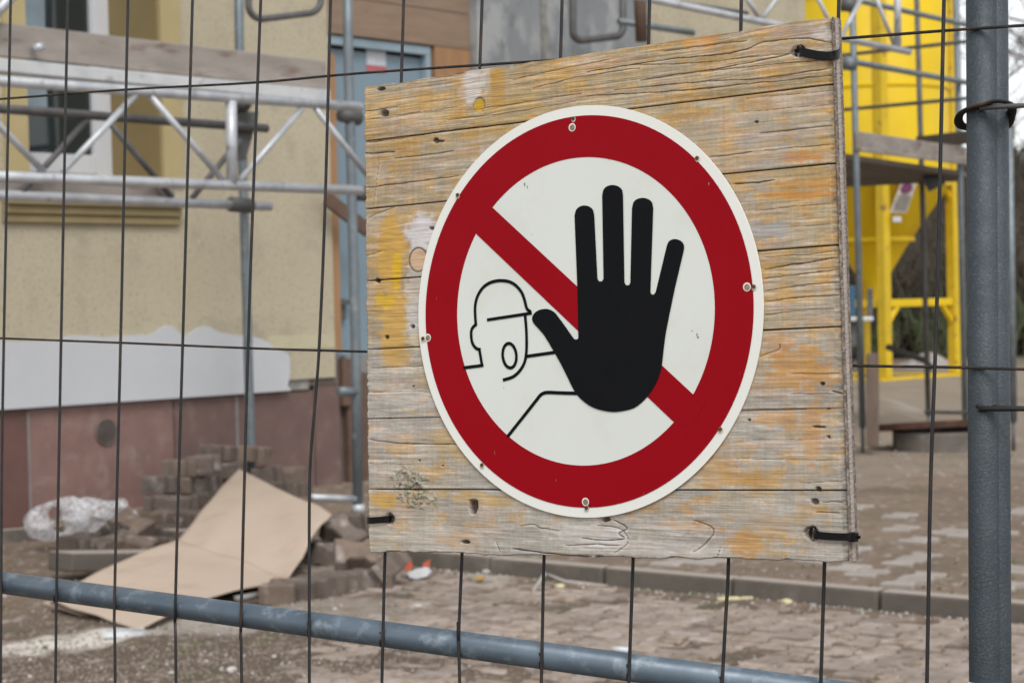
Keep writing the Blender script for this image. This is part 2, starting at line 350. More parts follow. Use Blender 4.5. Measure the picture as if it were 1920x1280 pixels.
for x, y, px in road:
    bury = float(vnoise(np.array(x), np.array(y), .7, .7, 77, 2))
    top = .012 + (random.random() - .5) * .018 - (bury - .42) * .06
    rx, ry = R(random.gauss(0, 1.2)), R(random.gauss(0, 1.2))
    T = Matrix.Translation((x, y, top - .0375)) @ Matrix.Rotation(ang + R(random.gauss(0, 1.5)), 4, 'Z') @ Matrix.Rotation(rx, 4, 'X') @ Matrix.Rotation(ry, 4, 'Y')
    if n_ind < 298:
        o = bpy.data.objects.new('paving_block', fm); sc.collection.objects.link(o); o.parent = ground; o.matrix_local = T; n_ind += 1
    else: rest.add([T @ V(v) for v in pv], pf)
if rest.v: o = rest.build('paving_blocks', M['floor_paver'], ground); o['kind'] = 'stuff'
rest = MB()
for x, y, px in back:
    bury = float(vnoise(np.array(x), np.array(y), .5, .9, 78, 3))
    if random.random() > .10 + (bury - .5) * .8: continue
    top = .098 + (random.random() - .5) * .006
    T = Matrix.Translation((x, y, top - .0375)) @ Matrix.Rotation(ang + R(random.gauss(0, 1.5)), 4, 'Z') @ Matrix.Rotation(R(random.gauss(0, 1)), 4, 'X')
    rest.add([T @ V(v) for v in pv], pf)
M['back_paver'] = mat('pale_pavement_block', (.37, .335, .305), (.29, .255, .225), 5, .9, .4, 60)
o = rest.build('pavement_blocks', M['back_paver'], ground); o['kind'] = 'stuff'
# kerb of single stones
kerb = empty('kerb', KA, kind='structure')
kl = (KB - KA).length; s = -2.4
for L_ in [1.0, .98, .99, .72, .74, .76, 1.0, 1.0, 1.0, 1.0]:
    q0 = KA + kd * (s + .006) + V((0, 0, -.12)); dz = random.uniform(-.004, .004); jt = random.uniform(-.006, .006)
    c = []
    for zz in (0, .215 + dz):
        for (a, b_) in ((0, 0), (L_ - .012, 0), (L_ - .012, .10), (0, .10)):
            bb = b_ + jt + (.012 if zz and b_ == 0 else 0); c.append(q0 + kd * a + kn * bb + V((0, 0, zz)))
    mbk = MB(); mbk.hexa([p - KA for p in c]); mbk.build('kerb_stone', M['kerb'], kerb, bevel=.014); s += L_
# pebbles and crumbs of plaster
def scatter(name, n, fn, mt, smin, smax, parent=ground):
    mb = MB()
    for _ in range(n):
        r_ = fn()
        if r_ is None: continue
        x, y = r_; z = float(height(np.array(x), np.array(y))); s_ = random.uniform(smin, smax) * random.uniform(.6, 1)
        T = Matrix.Translation((x, y, z + s_ * .25)) @ Matrix.Rotation(random.uniform(0, 6.3), 4, 'Z') @ Matrix.Rotation(random.uniform(-.5, .5), 4, 'X')
        a = [T @ V((s_ * random.uniform(.6, 1) * math.cos(t), s_ * random.uniform(.5, .9) * math.sin(t), -s_ * .3)) for t in (0, 1.3, 2.4, 3.6, 5)]
        b_ = [T @ V((s_ * random.uniform(.4, .7) * math.cos(t), s_ * random.uniform(.3, .6) * math.sin(t), s_ * random.uniform(.25, .5))) for t in (0, 1.3, 2.4, 3.6, 5)]
        mb.add(a + b_, [(5, 6, 7, 8, 9)] + [(i, (i + 1) % 5, (i + 1) % 5 + 5, i + 5) for i in range(5)])
    o = mb.build(name, mt, parent); o['kind'] = 'stuff'; return o
def img_pt(x0, x1, y0, y1):
    p = G(random.uniform(x0, x1), random.uniform(y0, y1)); return p.x, p.y
def near_kerb():
    p = KA + kd * random.uniform(-1.5, 4) - kn * abs(random.gauss(.03, .09)); return p.x, p.y
M['peb_w'] = mat('pale_plaster_crumbs', (.56, .53, .5), (.42, .38, .35), 30, .9)
M['peb_b'] = mat('brown_gravel', (.22, .17, .14), (.3, .25, .21), 30, .9)
scatter('gravel', 5200, lambda: img_pt(-60, 1980, 1100, 1330), M['peb_b'], .003, .011)
scatter('gravel', 2600, lambda: img_pt(-60, 900, 1010, 1330), M['peb_b'], .004, .015)
scatter('plaster_crumbs', 520, lambda: img_pt(-60, 1980, 1060, 1330), M['peb_w'], .003, .010)
scatter('plaster_crumbs', 280, lambda: img_pt(-60, 640, 1000, 1300), M['peb_w'], .004, .015)
scatter('gravel', 3500, lambda: img_pt(-60, 700, 1190, 1330), M['peb_b'], .003, .010)
scatter('plaster_crumbs', 420, near_kerb, M['peb_w'], .004, .013)
scatter('rubble', 420, lambda: img_pt(1560, 1960, 850, 900), M['peb_b'], .008, .024)
scatter('moss_tufts', 240, lambda: img_pt(-60, 1980, 1040, 1330), M['weed'], .006, .02)
scatter('moss_tufts', 60, near_kerb, M['weed'], .008, .02)

# ------------------------------------------------------------------ house
FA = math.atan(3221 / F); e = V((math.sin(FA), math.cos(FA), 0)); nf = V((math.cos(FA), -math.sin(FA), 0)); ez = V((0, 0, 1))
F0 = G(60, 1000); FM = frame(F0, e, -nf, ez)            # local: x along the wall, y into the house, z up
FI = FM.inverted()
def FL(px, py, off=0): return FI @ hit(px, py, F0 + nf * off, nf)      # off = metres in front of the wall
house = empty('house', FM, 'cream plastered house with pink stone plinth, half stripped, behind the scaffold', 'house')
def hb(name, mt, x0, x1, y0, y1, z0, z1, parent=house, bevel=0):
    return MB().box((x0, y0, z0), (x1, y1, z1)).build(name, mt, parent, bevel=bevel)
sc0 = FL(622, 400).x                       # corner of the plaster by the door
zb0 = FL(300, 748).z; zb1 = FL(300, 642).z # white band
# window opening
wl, wr = FL(47, 200).x, FL(300, 200).x; wz = FL(300, 345).z
depth = .02
while FL(213, 250, -depth).x < wr and depth < .6: depth += .005
ztop = 6.5
hb('plaster_wall', M['plaster'], -4, wl, 0, .45, zb1 - .3, ztop)
hb('plaster_wall', M['plaster'], wr, sc0, 0, .45, zb1 - .3, ztop)
hb('plaster_wall', M['plaster'], wl, wr, 0, .45, zb1 - .3, wz)
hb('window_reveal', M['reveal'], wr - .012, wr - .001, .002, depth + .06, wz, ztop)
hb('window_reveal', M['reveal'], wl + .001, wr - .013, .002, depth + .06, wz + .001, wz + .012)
tw = FL(336, 200).x - wr
hb('window_trim', M['trim'], wr - .002, wr + tw, -.03, -.001, wz, ztop)
hb('window_trim', M['trim'], wl - tw, wl, -.03, -.001, wz, ztop)
zs0, zs1 = FL(200, 420, .05).z, FL(200, 372, .05).z
h3 = (zs1 - zs0) / 3
M['ledge'] = mat('weathered_ochre_ledge', (.31, .25, .13), (.26, .205, .105), 4, .9, .3, 60)
for k, o_ in enumerate((.035, .055, .085)):
    hb('window_ledge', M['ledge'], wl - tw - .03, FL(341, 400, .05).x, -o_, -.001, zs0 + k * h3 + .002, zs0 + (k + 1) * h3, bevel=.006)
win = hb('window', M['white_plastic'], wl, wr - .013, depth + .07, depth + .10, FL(150, 326, -depth).z, FL(150, 312, -depth).z)
fl = FL(181, 250, -depth).x
hb('window_frame', M['white_plastic'], fl, wr - .013, depth, depth + .07, wz + .012, ztop, win, .006)
hb('window_frame', M['white_plastic'], wl - .3, fl - .001, depth + .004, depth + .07, FL(150, 326, -depth).z, FL(150, 290, -depth).z, win, .006)
hb('glazing_bead', M['white_plastic'], fl - .018, fl - .002, depth + .012, depth + .06, FL(150, 290, -depth).z, ztop, win)
hb('pane', M['glass'], wl - .3, fl - .004, depth + .04, depth + .05, FL(150, 291, -depth).z, ztop, win)
hb('pane_reflection', mat('pale_reflection', (.28, .36, .42), None, 3, .8), wl - .3, FL(92, 200, -depth).x, depth + .02, depth + .03, FL(60, 200, -depth).z, ztop, win)  # pale blue panel standing in for the reflection on the glass
# white band with a ragged upper edge
bp = []
for px, py in [(330, 640), (345, 632), (380, 630), (420, 631), (455, 629), (300, 642), (280, 640)]: pass
top = [(-80, 641), (0, 640), (40, 640), (110, 637), (125, 630), (160, 629), (200, 632), (240, 629), (285, 626), (298, 616), (318, 610), (330, 617), (342, 628), (356, 624), (372, 614), (390, 612), (410, 622), (440, 628), (480, 633), (500, 640), (520, 655), (541, 665), (543, 700), (540, 722), (545, 728)]
ol = [(FL(x, y, .008).x, FL(x, y, .008).z) for x, y in catmull(top, 4)]
ol[-1] = (ol[-1][0], zb0); ol = ol + [(-4, zb0), (-4, ol[0][1])]
Mx = Matrix.Rotation(R(90), 4, 'X')
MB().prism(ol, .001, .012, Mx).build('primer_band', M['primer'], house)
hb('plaster_edge', mat('pale_cream_plaster', (.50, .46, .32), (.45, .41, .28), 6, .9), FL(500, 640).x, sc0 - .004, -.006, 0, FL(560, 655).z, FL(560, 628).z)
hb('block_course', M['concrete'], FL(546, 690).x, FL(582, 690).x, .02, .3, zb0, FL(560, 656).z)
hb('block_course', mat('brown_block', (.17, .145, .12), None, 6, .9), FL(583, 690).x, FL(640, 690).x, .03, .3, FL(600, 722).z, FL(600, 668).z)
# plinth slabs
edges = [-700, 57, 328, 444, 592, 640]; ms = ['plinth_red', 'plinth_pink', 'plinth_dark', 'plinth_dark', 'plinth_dark']
for k in range(5):
    x0, x1 = FL(edges[k], 850, -.03).x if k else -4, FL(edges[k + 1], 850, -.03).x
    hb('plinth_slab', M[ms[k]], x0 + .004, x1 - .004, .03 + .004 * (k % 2), .3, -.3, zb0 - .012 + (0 if k < 4 else .03), bevel=.004)
hb('plinth_joint', M['joint'], FL(57, 850, -.02).x - .012, FL(57, 850, -.02).x + .005, .026, .05, -.2, zb0 - .02)
hb('plinth_joint', M['joint'], FL(447, 850, -.02).x - .01, FL(447, 850, -.02).x + .014, .026, .05, -.2, zb0 - .02)
vc = FL(199, 809, -.03); vent = empty('vent_grille', Matrix.Translation((vc.x, .03, vc.z)))
vent.parent = house; vent.matrix_local = Matrix.Translation((vc.x, .028, vc.z))
MB().tube([(0, -.002, 0), (0, .003, 0)], .077, 28).build('grille_plate', M['galv_dark'], vent)
MB().tube([(0.083 * math.cos(t), -.003, .083 * math.sin(t)) for t in np.linspace(0, 2 * math.pi, 33)], .006, 6, False).build('grille_rim', mat('grille_rim', (.2, .15, .13), None, 9), vent, True)
for k in range(-6, 7):
    zz = k * .011; hw = math.sqrt(max(0, .075 ** 2 - zz ** 2))
    if hw > .02: MB().box((-hw, -.010, zz - .003), (hw, -.003, zz + .001)).build('grille_slat', mat('slat_metal', (.17, .13, .115), None, 9) if k == -6 else bpy.data.materials['slat_metal'], vent)
if 'slat_metal' not in bpy.data.materials: pass
# doorway
dz = -.10
def D(px, py): return FL(px, py, dz)
xd0, xd1, xg = sc0 + .002, D(808, 120).x, D(878, 60).x
door = hb('door', M['door'], xd0 + .05, xd1 - .04, .16, .21, -.1, D(720, 100).z)
hb('door_handle', M['galv_dark'], D(640, 575).x, D(652, 575).x, .12, .16, D(640, 600).z, D(640, 560).z, door)
hb('handle_lever', M['galv_dark'], D(633, 575).x, D(658, 575).x, .10, .125, D(640, 572).z, D(640, 562).z, door)
stk = hb('notice', mat('white_notice', (.62, .66, .72), None, 9, .5, 0), D(697, 100).x, D(733, 100).x, .155, .159, D(715, 122).z, D(715, 92).z, door)
hb('notice_footer', M['red_print'], D(697, 100).x, D(733, 100).x, .1545, .159, D(715, 134).z, D(715, 122).z - .002, door)
hb('door_frame', M['door_frame'], xd0, xd1, .10, .155, D(720, 94).z, D(720, 78).z)
hb('door_frame', M['door_frame'], xd1 - .055, xd1 - .001, .10, .155, -.1, D(720, 94).z - .002)
zt = D(720, 76).z; zs = [zt, zt + .28, zt + .50, zt + .78, zt + 1.1]
for k in range(4): hb('formwork_board', M['ply'], xd0, xg, .08 + .006 * (k % 2), .14, zs[k] + .003, zs[k + 1] - .003, bevel=.004)
hb('timber_stud', M['orange_wood'], xd1 + .03, xg - .002, .085, .2, -.1, zt)
hb('timber_jamb', M['orange_wood'], sc0 + .003, FL(640, 400).x, .03, .12, FL(630, 660).z, D(630, 105).z)
hb('dark_recess_board', M['darkwood'], xd0, xg, .22, .26, -.2, ztop)
hb('threshold_block', M['concrete'], sc0 + .2, xg, .1, .4, FL(640, 690).z - .06, FL(640, 668).z)
hb('shutter_post', M['darkwood'], FL(643, 700).x, FL(658, 700).x, .0, .08, FL(650, 760).z, FL(650, 672).z)
hb('dark_plank', M['darkwood'], FL(655, 700).x, FL(690, 700).x, .02, .07, -.05, FL(650, 700).z)
hb('lower_wall', mat('brown_rough_wall', (.15, .12, .1), None, 5, .9), FL(640, 850, -.06).x, 6.4, .08, .5, -.2, FL(640, 690).z - .07)
# wall beyond the door
x2 = FL(1214, 40).x; x3 = FL(1503, 40).x
hb('bare_wall', M['adhesive'], xg + .002, x2, 0, .45, FL(640, 690).z, ztop, bevel=.01)
hb('downpipe_strip', mat('pale_mortar_streak', (.3, .3, .28), (.15, .13, .11), 9), FL(1013, 40).x, FL(1022, 40).x, -.02, -.001, 1, ztop)
hb('plaster_wall', M['plaster'], x2 + .002, x3, -.04, .45, .6, ztop)
hb('gable_wall', M['plaster'], x3 - .4, x3 - .003, .46, 7.5, -.2, ztop)
hb('back_plinth', M['plinth_dark'], 6.41, x3, .03, .4, -.2, .59)
# leaning plank by the door
def lerp(a, b_, t): return a + (b_ - a) * t
def strip(p0, p1, wdt, th, mt, name, parent=None, upd=ez, **kw):
    d = (p1 - p0).normalized(); a = (upd - d * upd.dot(d)).normalized(); b_ = d.cross(a)
    c = [p0 + a * sa_ * wdt / 2 + b_ * sb * th / 2 for sa_, sb in ((-1, -1), (1, -1), (1, 1), (-1, 1))]; c2 = [q + (p1 - p0) for q in c]
    off = parent.matrix_world.inverted() if parent else Matrix.Identity(4)
    return MB().hexa([off @ q for q in c + c2]).build(name, mt, parent, **kw)
tag(strip(hit(612, 372, F0 + nf * .12, nf), hit(690, 432, F0 + nf * .12, nf), .10, .03, M['darkwood'], 'timber_brace'), 'short dark brown timber fixed slantwise across the blue-grey door', 'timber brace')

# ------------------------------------------------------------------ left scaffold
SFp = P(0, 240, 9.05); SRp = P(0, 290, 9.75)
SF = lambda x, y: hit(x, y, SFp, nf); SR = lambda x, y: hit(x, y, SRp, nf)
scaf = empty('scaffold', G(672, 1040), 'galvanised lattice scaffold in front of the cream wall left of the sign', 'scaffold')
def tb(name, pts, r, mt, parent, seg=12):
    I = parent.matrix_world.inverted() if parent else Matrix.Identity(4)
    return MB().tube([I @ p for p in pts], r, seg).build(name, mt, parent, True)
def ext(a, b_, k0, k1): return a + (a - b_) * k0, b_ + (b_ - a) * k1
a, b_ = ext(SF(0, 152), SF(676, 201), .5, 0)
gd = empty('lattice_girder', a); gd.parent = scaf; gd.matrix_parent_inverse = scaf.matrix_world.inverted()
bpy.context.view_layer.update()
tb('chord', [a, b_], .026, M['galv'], gd); a, b_ = ext(SF(0, 331), SF(676, 357), .5, 0); tb('chord', [a, b_], .026, M['galv'], gd)
tb('girder_upright', [SF(433, 190), SF(435, 345)], .029, M['galv'], gd)
for q in [((-80, 155), (82, 322)), ((118, 322), (254, 178)), ((282, 180), (418, 338)), ((450, 338), (566, 204)), ((592, 204), (690, 330))]:
    tb('brace', [SF(*q[0]), SF(*q[1])], .017, M['galv'], gd, 8)
g2 = empty('lattice_girder', SR(0, 205)); g2.parent = scaf; g2.matrix_parent_inverse = scaf.matrix_world.inverted(); bpy.context.view_layer.update()
a, b_ = ext(SR(0, 204), SR(500, 241), .5, 0); tb('chord', [a, b_], .024, M['galv_dark'], g2)
a, b_ = ext(SR(0, 366), SR(507, 387), .5, 0); tb('chord', [a, b_], .026, M['galv'], g2)
for q in [((40, 362), (164, 224)), ((205, 230), (322, 370)), ((360, 372), (450, 262))]: tb('brace', [SR(*q[0]), SR(*q[1])], .017, M['galv_dark'], g2, 8)
I_ = scaf.matrix_world.inverted(); c_ = [SR(448, 206) - nf * .03, SR(492, 210) - nf * .03, SR(468, 300) - nf * .03, SR(452, 300) - nf * .03]
MB().hexa([I_ @ q for q in c_] + [I_ @ (q - nf * .03) for q in c_]).build('bracket_plate', M['galv_dark'], scaf)
pA = hit(470, 835, SRp, nf)
tb('standard', [P(446, -150, 13.0), P(449, 100, 13.0), P(470, 832, 13.15), P(474, 970, 13.2)], .031, M['galv_blue'], scaf)
tb('transom', [SR(444, 240), P(452, 236, 13.0)], .022, M['galv_dark'], scaf); tb('transom', [SR(460, 387), P(459, 392, 13.1)], .022, M['galv_dark'], scaf)
tb('coupler', [SR(444, 186), SR(462, 196)], .05, M['galv_dark'], scaf); tb('coupler', [SR(432, 383), SR(470, 386)], .042, M['galv_dark'], scaf)
b1 = G(675, 1045)
tb('standard', [SR(650, -150), SR(653, 100), SR(668, 700), SR(671, 955)], .030, M['galv_blue'], scaf)
tb('base_jack', [SR(671, 950), SR(675, 1045)], .019, M['galv_dark'], scaf)
for k in range(16): tb('jack_thread', [SR(671, 962 + k * 5), SR(671.2, 964 + k * 5)], .022, M['galv'], scaf, 10) if k % 1 == 0 else 0
tb('jack_nut', [SR(670.5, 945), SR(671, 962)], .042, M['galv'], scaf)
tb('coupler', [SR(640, 215), SR(672, 222)], .045, M['galv_dark'], scaf); tb('coupler', [SR(668, 362), SR(690, 364)], .045, M['galv_dark'], scaf)
tb('ledger', [SR(585, 932), SR(668, 935)], .02, M['galv'], scaf); tb('ledger', [hit(636, 733, SRp, nf), hit(668, 735, SRp, nf)], .028, M['galv_blue'], scaf)
a, b_ = ext(SF(0, 72), SF(618, 141), .5, 0); pl = strip(a - nf * .04, b_ - nf * .04, .155, .035, M['greywood'], 'toe_board', scaf, bevel=.005)
strip(*[q - nf * .04 for q in ext(SF(0, 122), SF(618, 180), .5, 0)], .062, .10, M['alu'], 'deck_edge', scaf, bevel=.006)
a, b_ = ext(SF(0, 92), SF(618, 160), .5, 0)
a2, b2 = ext(SR(0, 352), SR(335, 364), .5, 0); strip(a2 - nf * .05, b2 - nf * .05, .07, .03, M['greywood'], 'toe_board', scaf)
tb('clamp_bolt', [SF(62, 92) + nf * .0, SF(66, 90) + nf * .05], .02, M['galv'], scaf)
def loop(cx0, cx1, yb, rad, plane, r, mt, par, name, y0=-220):
    pts = [(cx0, y0)] + [(cx0 + rad - rad * math.cos(t), yb - rad + rad * math.sin(t) - (0)) for t in np.linspace(0, math.pi / 2, 7)]
    pts += [(cx1 - rad + rad * math.sin(t), yb - rad + rad * math.cos(t) - (cx1 - cx0) * .075) for t in np.linspace(0, math.pi / 2, 7)] + [(cx1, y0)]
    tb(name, [plane(*p) for p in pts], r, mt, par, 10)
loop(466, 602, 36, 26, SR, .020, M['galv_dark'], scaf, 'guard_frame')
tb('diagonal_tube', [SF(-20, 38), SF(45, -30)], .026, M['galv'], scaf)
BW = lambda x, y: hit(x, y, F0 + nf * .7, nf)
loop(1074, 1168, 76, 16, BW, .030, M['galv_dark'], scaf, 'guard_frame')
tag(strip(P(1197, -40, 14.6), P(1205, 76, 14.6), .0, .0, M['darkwood'], 'bracket') if False else MB().tube([P(1197, -60, 14.6), P(1203, 78, 14.6)], .045, 10).build('downpipe', M['darkwood'], None, True), 'short dark brown pipe in front of the bare grey wall, above the board', 'pipe')
# far girder above the board, continuing to the silo
s2 = empty('scaffold', G(1617, 866), 'galvanised tube scaffold standing before the yellow silo right of the sign', 'scaffold')
bpy.context.view_layer.update()
g3 = empty('lattice_girder', P(1225, 0, 14)); g3.parent = s2; g3.matrix_parent_inverse = s2.matrix_world.inverted(); bpy.context.view_layer.update()
def Q(x, y):   # depth along the far girder
    return P(x, y, 13.6 + (x - 1225) * .0052)
tb('chord', [Q(1000, -46), Q(1705, 98)], .027, M['galv'], g3)
for q in [((1270, 5), (1330, -90)), ((1395, -10), (1422, 32)), ((1430, 34), (1500, -60)), ((1530, -10), (1565, 62)), ((1578, 68), (1618, -8)), ((1640, -10), (1678, 88))]:
    tb('brace', [Q(*q[0]), Q(*q[1])], .017, M['galv'], g3, 8)
tb('girder_upright', [Q(1683, -60), Q(1683, 90)], .03, M['galv'], g3)
tb('ledger', [P(1160, 40, 15.5), P(1300, 62, 15.9)], .026, M['galv_blue'], s2)
tb('ledger', [P(1180, -8, 15.0), P(1400, 26, 15.9)], .022, M['galv_dark'], s2)
def pole(name, x0, y0, x1, y1, Z, r, mt, top=-160):
    t = (top - y0) / (y1 - y0); xt = x0 + (x1 - x0) * t
    tb(name, [P(xt, top, Z), P(x1, y1, Z)], r, mt, s2)
ZA, ZB = 16.1, 18.3
pole('standard', 1598, 0, 1617, 800, ZA, .027, M['galv_blue']); tb('base_jack', [P(1617, 800, ZA), P(1618, 866, ZA)], .016, M['galv_dark'], s2)
pole('standard', 1719, 0, 1741, 778, 19.2, .027, M['galv_dark']); tb('base_jack', [P(1741, 778, 19.2), P(1742, 816, 19.2)], .016, M['galv_dark'], s2)
pole('standard', 1793, 0, 1811, 826, ZB, .030, M['galv_blue'])
pole('standard', 1889, 0, 1900, 790, 15.5, .030, M['galv_blue'], 240); tb('base_jack', [P(1900, 790, 15.5), P(1900, 845, 15.5)], .018, M['galv_dark'], s2)
tb('ledger', [P(1612, 2, ZA), P(1840, 53, ZB + .4)], .024, M['galv_blue'], s2)
tb('ledger', [P(1604, 117, ZA), P(1840, 160, ZB + .4)], .026, M['galv_blue'], s2)
tb('ledger', [P(1560, 106, 18.5), P(1840, 75, 16.7)], .017, M['galv_dark'], s2)
tb('ledger', [P(1560, 208, 18.5), P(1840, 182, 16.7)], .017, M['galv_dark'], s2)
tb('ledger', [P(1735, 772, 19), P(1900, 775, 17)], .017, M['galv_dark'], s2)
tb('coupler', [P(1577, 8, ZA), P(1604, 10, ZA)], .06, M['galv_dark'], s2); tb('coupler', [P(1580, 118, ZA), P(1606, 120, ZA)], .06, M['galv_blue'], s2)
for (yl, yr, th) in ((265, 293, .16),):
    strip(P(1606, yl, ZA - .05), P(1812, yr, ZB - .05), th, .035, M['greywood'], 'toe_board', s2, bevel=.006)
# deck boards seen from below
hz_ = (545 - 286) * 16.1 / F
A0, B0 = P(1560, 284, 16.15), P(1812, 322, 18.4); A9, B9 = P(1540, 345, 20.6), P(1815, 331, 19.4)
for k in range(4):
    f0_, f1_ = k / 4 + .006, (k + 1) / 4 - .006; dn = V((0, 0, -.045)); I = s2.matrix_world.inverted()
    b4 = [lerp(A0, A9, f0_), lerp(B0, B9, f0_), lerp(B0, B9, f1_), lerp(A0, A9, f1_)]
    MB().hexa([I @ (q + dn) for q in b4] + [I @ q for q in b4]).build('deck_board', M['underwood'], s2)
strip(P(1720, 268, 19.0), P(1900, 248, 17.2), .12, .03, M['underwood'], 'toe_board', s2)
strip(P(1735, 345, ZB), P(1765, 330, ZB), .16, .04, M['black'], 'bracket', s2)

# ------------------------------------------------------------------ yellow silo
sc_c = G(1661, 724); SD = 1.72
e2 = (e * .98 + nf * .12).normalized(); m2 = V((-e2.y, e2.x, 0))
SM = frame(sc_c, e2, m2, ez); silo = empty('mortar_silo', SM, 'tall yellow mortar silo on four worn steel legs', 'silo')
leg = .15; zc = 3.05; cx = SD / 2
def sb(name, mt, a, b_, par=silo, bevel=.01): return MB().box(a, b_).build(name, mt, par, bevel=bevel)
for x in (0, SD):
    for y in (0, SD):
        sb('leg', M['rustyyellow'], (x - leg / 2, y - leg / 2, .12), (x + leg / 2, y + leg / 2, 6.5))
for y in (0, SD): sb('base_beam', M['yellow'], (-.15, y - .07, 0), (SD + .15, y + .07, .12)); sb('cross_beam', M['yellow'], (leg / 2, y - .04, 1.16), (SD - leg / 2, y + .04, 1.27))
for x in (0, SD): sb('base_beam', M['yellow'], (x - .07, .071, 0), (x + .07, SD - .071, .118)); sb('cross_beam', M['yellow'], (x - .04, leg / 2, 1.16), (x + .04, SD - leg / 2, 1.27))
def lathe(prof, seg=64):
    vs = [(cx + r_ * math.cos(2 * math.pi * k / seg), cx + r_ * math.sin(2 * math.pi * k / seg), z) for r_, z in prof for k in range(seg)]
    fs = [(i * seg + k, i * seg + (k + 1) % seg, (i + 1) * seg + (k + 1) % seg, (i + 1) * seg + k) for i in range(len(prof) - 1) for k in range(seg)]
    return MB().add(vs, fs)
lathe([(1.18, 3.0), (1.18, 7.5), (0, 7.9)]).build('tank', M['yellow'], silo, True)
lathe([(1.185, 3.0), (.60, 2.2), (.58, 2.18)]).build('hopper', M['yellow'], silo, True)
lathe([(.64, 2.15), (.64, 2.22)]).build('hopper_flange', M['yellow'], silo)
lathe([(.58, 2.17), (.16, 1.5), (.14, 1.25)]).build('outlet_cone', M['yellow'], silo, True)
lathe([(1.2, 2.97), (1.2, 3.05)]).build('tank_rim', M['yellow'], silo)
for zz in (4.4, 5.8): lathe([(1.18, zz), (1.2, zz + .02), (1.2, zz + .06), (1.18, zz + .08)]).build('tank_rim', M['yellow'], silo)
for (a_, b_) in (((SD, 0, 2.75), (SD - .45, 0, 3.2)), ((SD, 0, .85), (SD - .3, 0, 1.16)), ((0, 0, .85), (.3, 0, 1.16)), ((SD, 0, 2.75), (SD, .45, 3.2))):
    MB().tube([V(a_), V(b_)], .045, 6).build('knee_brace', M['yellow'], silo)
# label on the hopper
hI = SM.inverted()
pc = [P(1690, 338, 28.9), P(1724, 338, 28.9), P(1704, 399, 28.9), P(1668, 399, 28.9)]
def onz(px, py, Z): return hI @ P(px, py, Z)
lab = MB().hexa([onz(x, y, Z) for Z in (29.05, 29.0) for x, y in ((1668, 399), (1700, 399), (1722, 334), (1692, 334))]).build('warning_label', M['label'], silo)
MB().add([onz(1700 + 11 * math.cos(t) + 2.5 * -math.sin(t), 353 + 10 * math.sin(t), 28.98) for t in np.linspace(0, 2 * math.pi, 20, False)], [tuple(range(20))[::-1]]).build('label_dot', M['purple'], lab)
for k in range(6):
    y = 366 + k * 5.2; xo = (399 - y) * .34
    MB().hexa([onz(x, yy, Z) for Z in (28.99, 28.98) for x, yy in ((1672 + xo, y + 1.8), (1698 + xo, y + 1.8), (1698.4 + xo, y), (1672.4 + xo, y))]).build('label_line', M['label_line'], lab)
MB().hexa([onz(x, y, Z) for Z in (29.05, 28.9) for x, y in ((1674, 416), (1690, 416), (1690, 406), (1674, 406))]).build('inspection_cap', M['galv'], silo)
# pump unit beside the silo
pm = empty('mortar_pump', G(1600, 690), 'blue mortar pump on a pale frame beside the silo legs, half hidden', 'pump'); bpy.context.view_layer.update()
I = pm.matrix_world.inverted()
def wb(name, mt, x0, x1, y0, y1, Z, d=.4, par=pm, bevel=.01):
    I = par.matrix_world.inverted() if par else Matrix.Identity(4)
    return MB().hexa([I @ P(x, y, zz) for zz in (Z, Z + d) for x, y in ((x0, y1), (x1, y1), (x1, y0), (x0, y0))]).build(name, mt, par, bevel=bevel)
wb('motor_housing', M['blue'], 1565, 1604, 536, 592, 24); wb('tray', M['galv'], 1560, 1638, 594, 602, 23.9, .6); wb('drum', M['galv_dark'], 1570, 1606, 606, 650, 24)
wb('wheel', M['black'], 1566, 1600, 655, 690, 24, .2); wb('gear_column', M['galv_dark'], 1626, 1637, 540, 594, 24, .1)
wb('frame_leg', M['galv_dark'], 1606, 1612, 602, 690, 24, .05)
tag(wb('timber_post', mat('brown_square_post', (.16, .115, .09), (.12, .085, .066), 4, .9, .3, 40, stretch=(4, 4, .6)), 1624, 1648, 662, 836, 15.9, .1, None), 'square brown timber post standing upright beside the scaffold foot', 'post')
# pale heap with black pipe
hp = []
def heap(name, c, rx, ry, h, mt, label, cat, seed):
    u = np.linspace(0, 2 * math.pi, 40); v = np.linspace(0, 1, 14); U, W_ = np.meshgrid(u, v)
    X = c.x + rx * (1 - W_) * np.cos(U) * (1 + .2 * np.sin(3 * U + seed)); Y = c.y + ry * (1 - W_) * np.sin(U)
    Z = c.z - .1 + h * (W_ ** .8) + .08 * h * np.sin(5 * U + 8 * W_)
    return tag(grid_mesh(name, X, Y, Z, mt), label, cat)
heap('tarpaulin_heap', G(1740, 696), .8, 1.0, .42, M['sand'], 'pale covered heap lying behind the yellow silo legs', 'heap', 1)
tag(MB().tube([P(1664, 650, 27), P(1735, 676, 26.6), P(1746, 690, 26.5)], .045, 10).build('drain_pipe', M['black'], None, True), 'black pipe sloping across the foot of the silo', 'pipe')
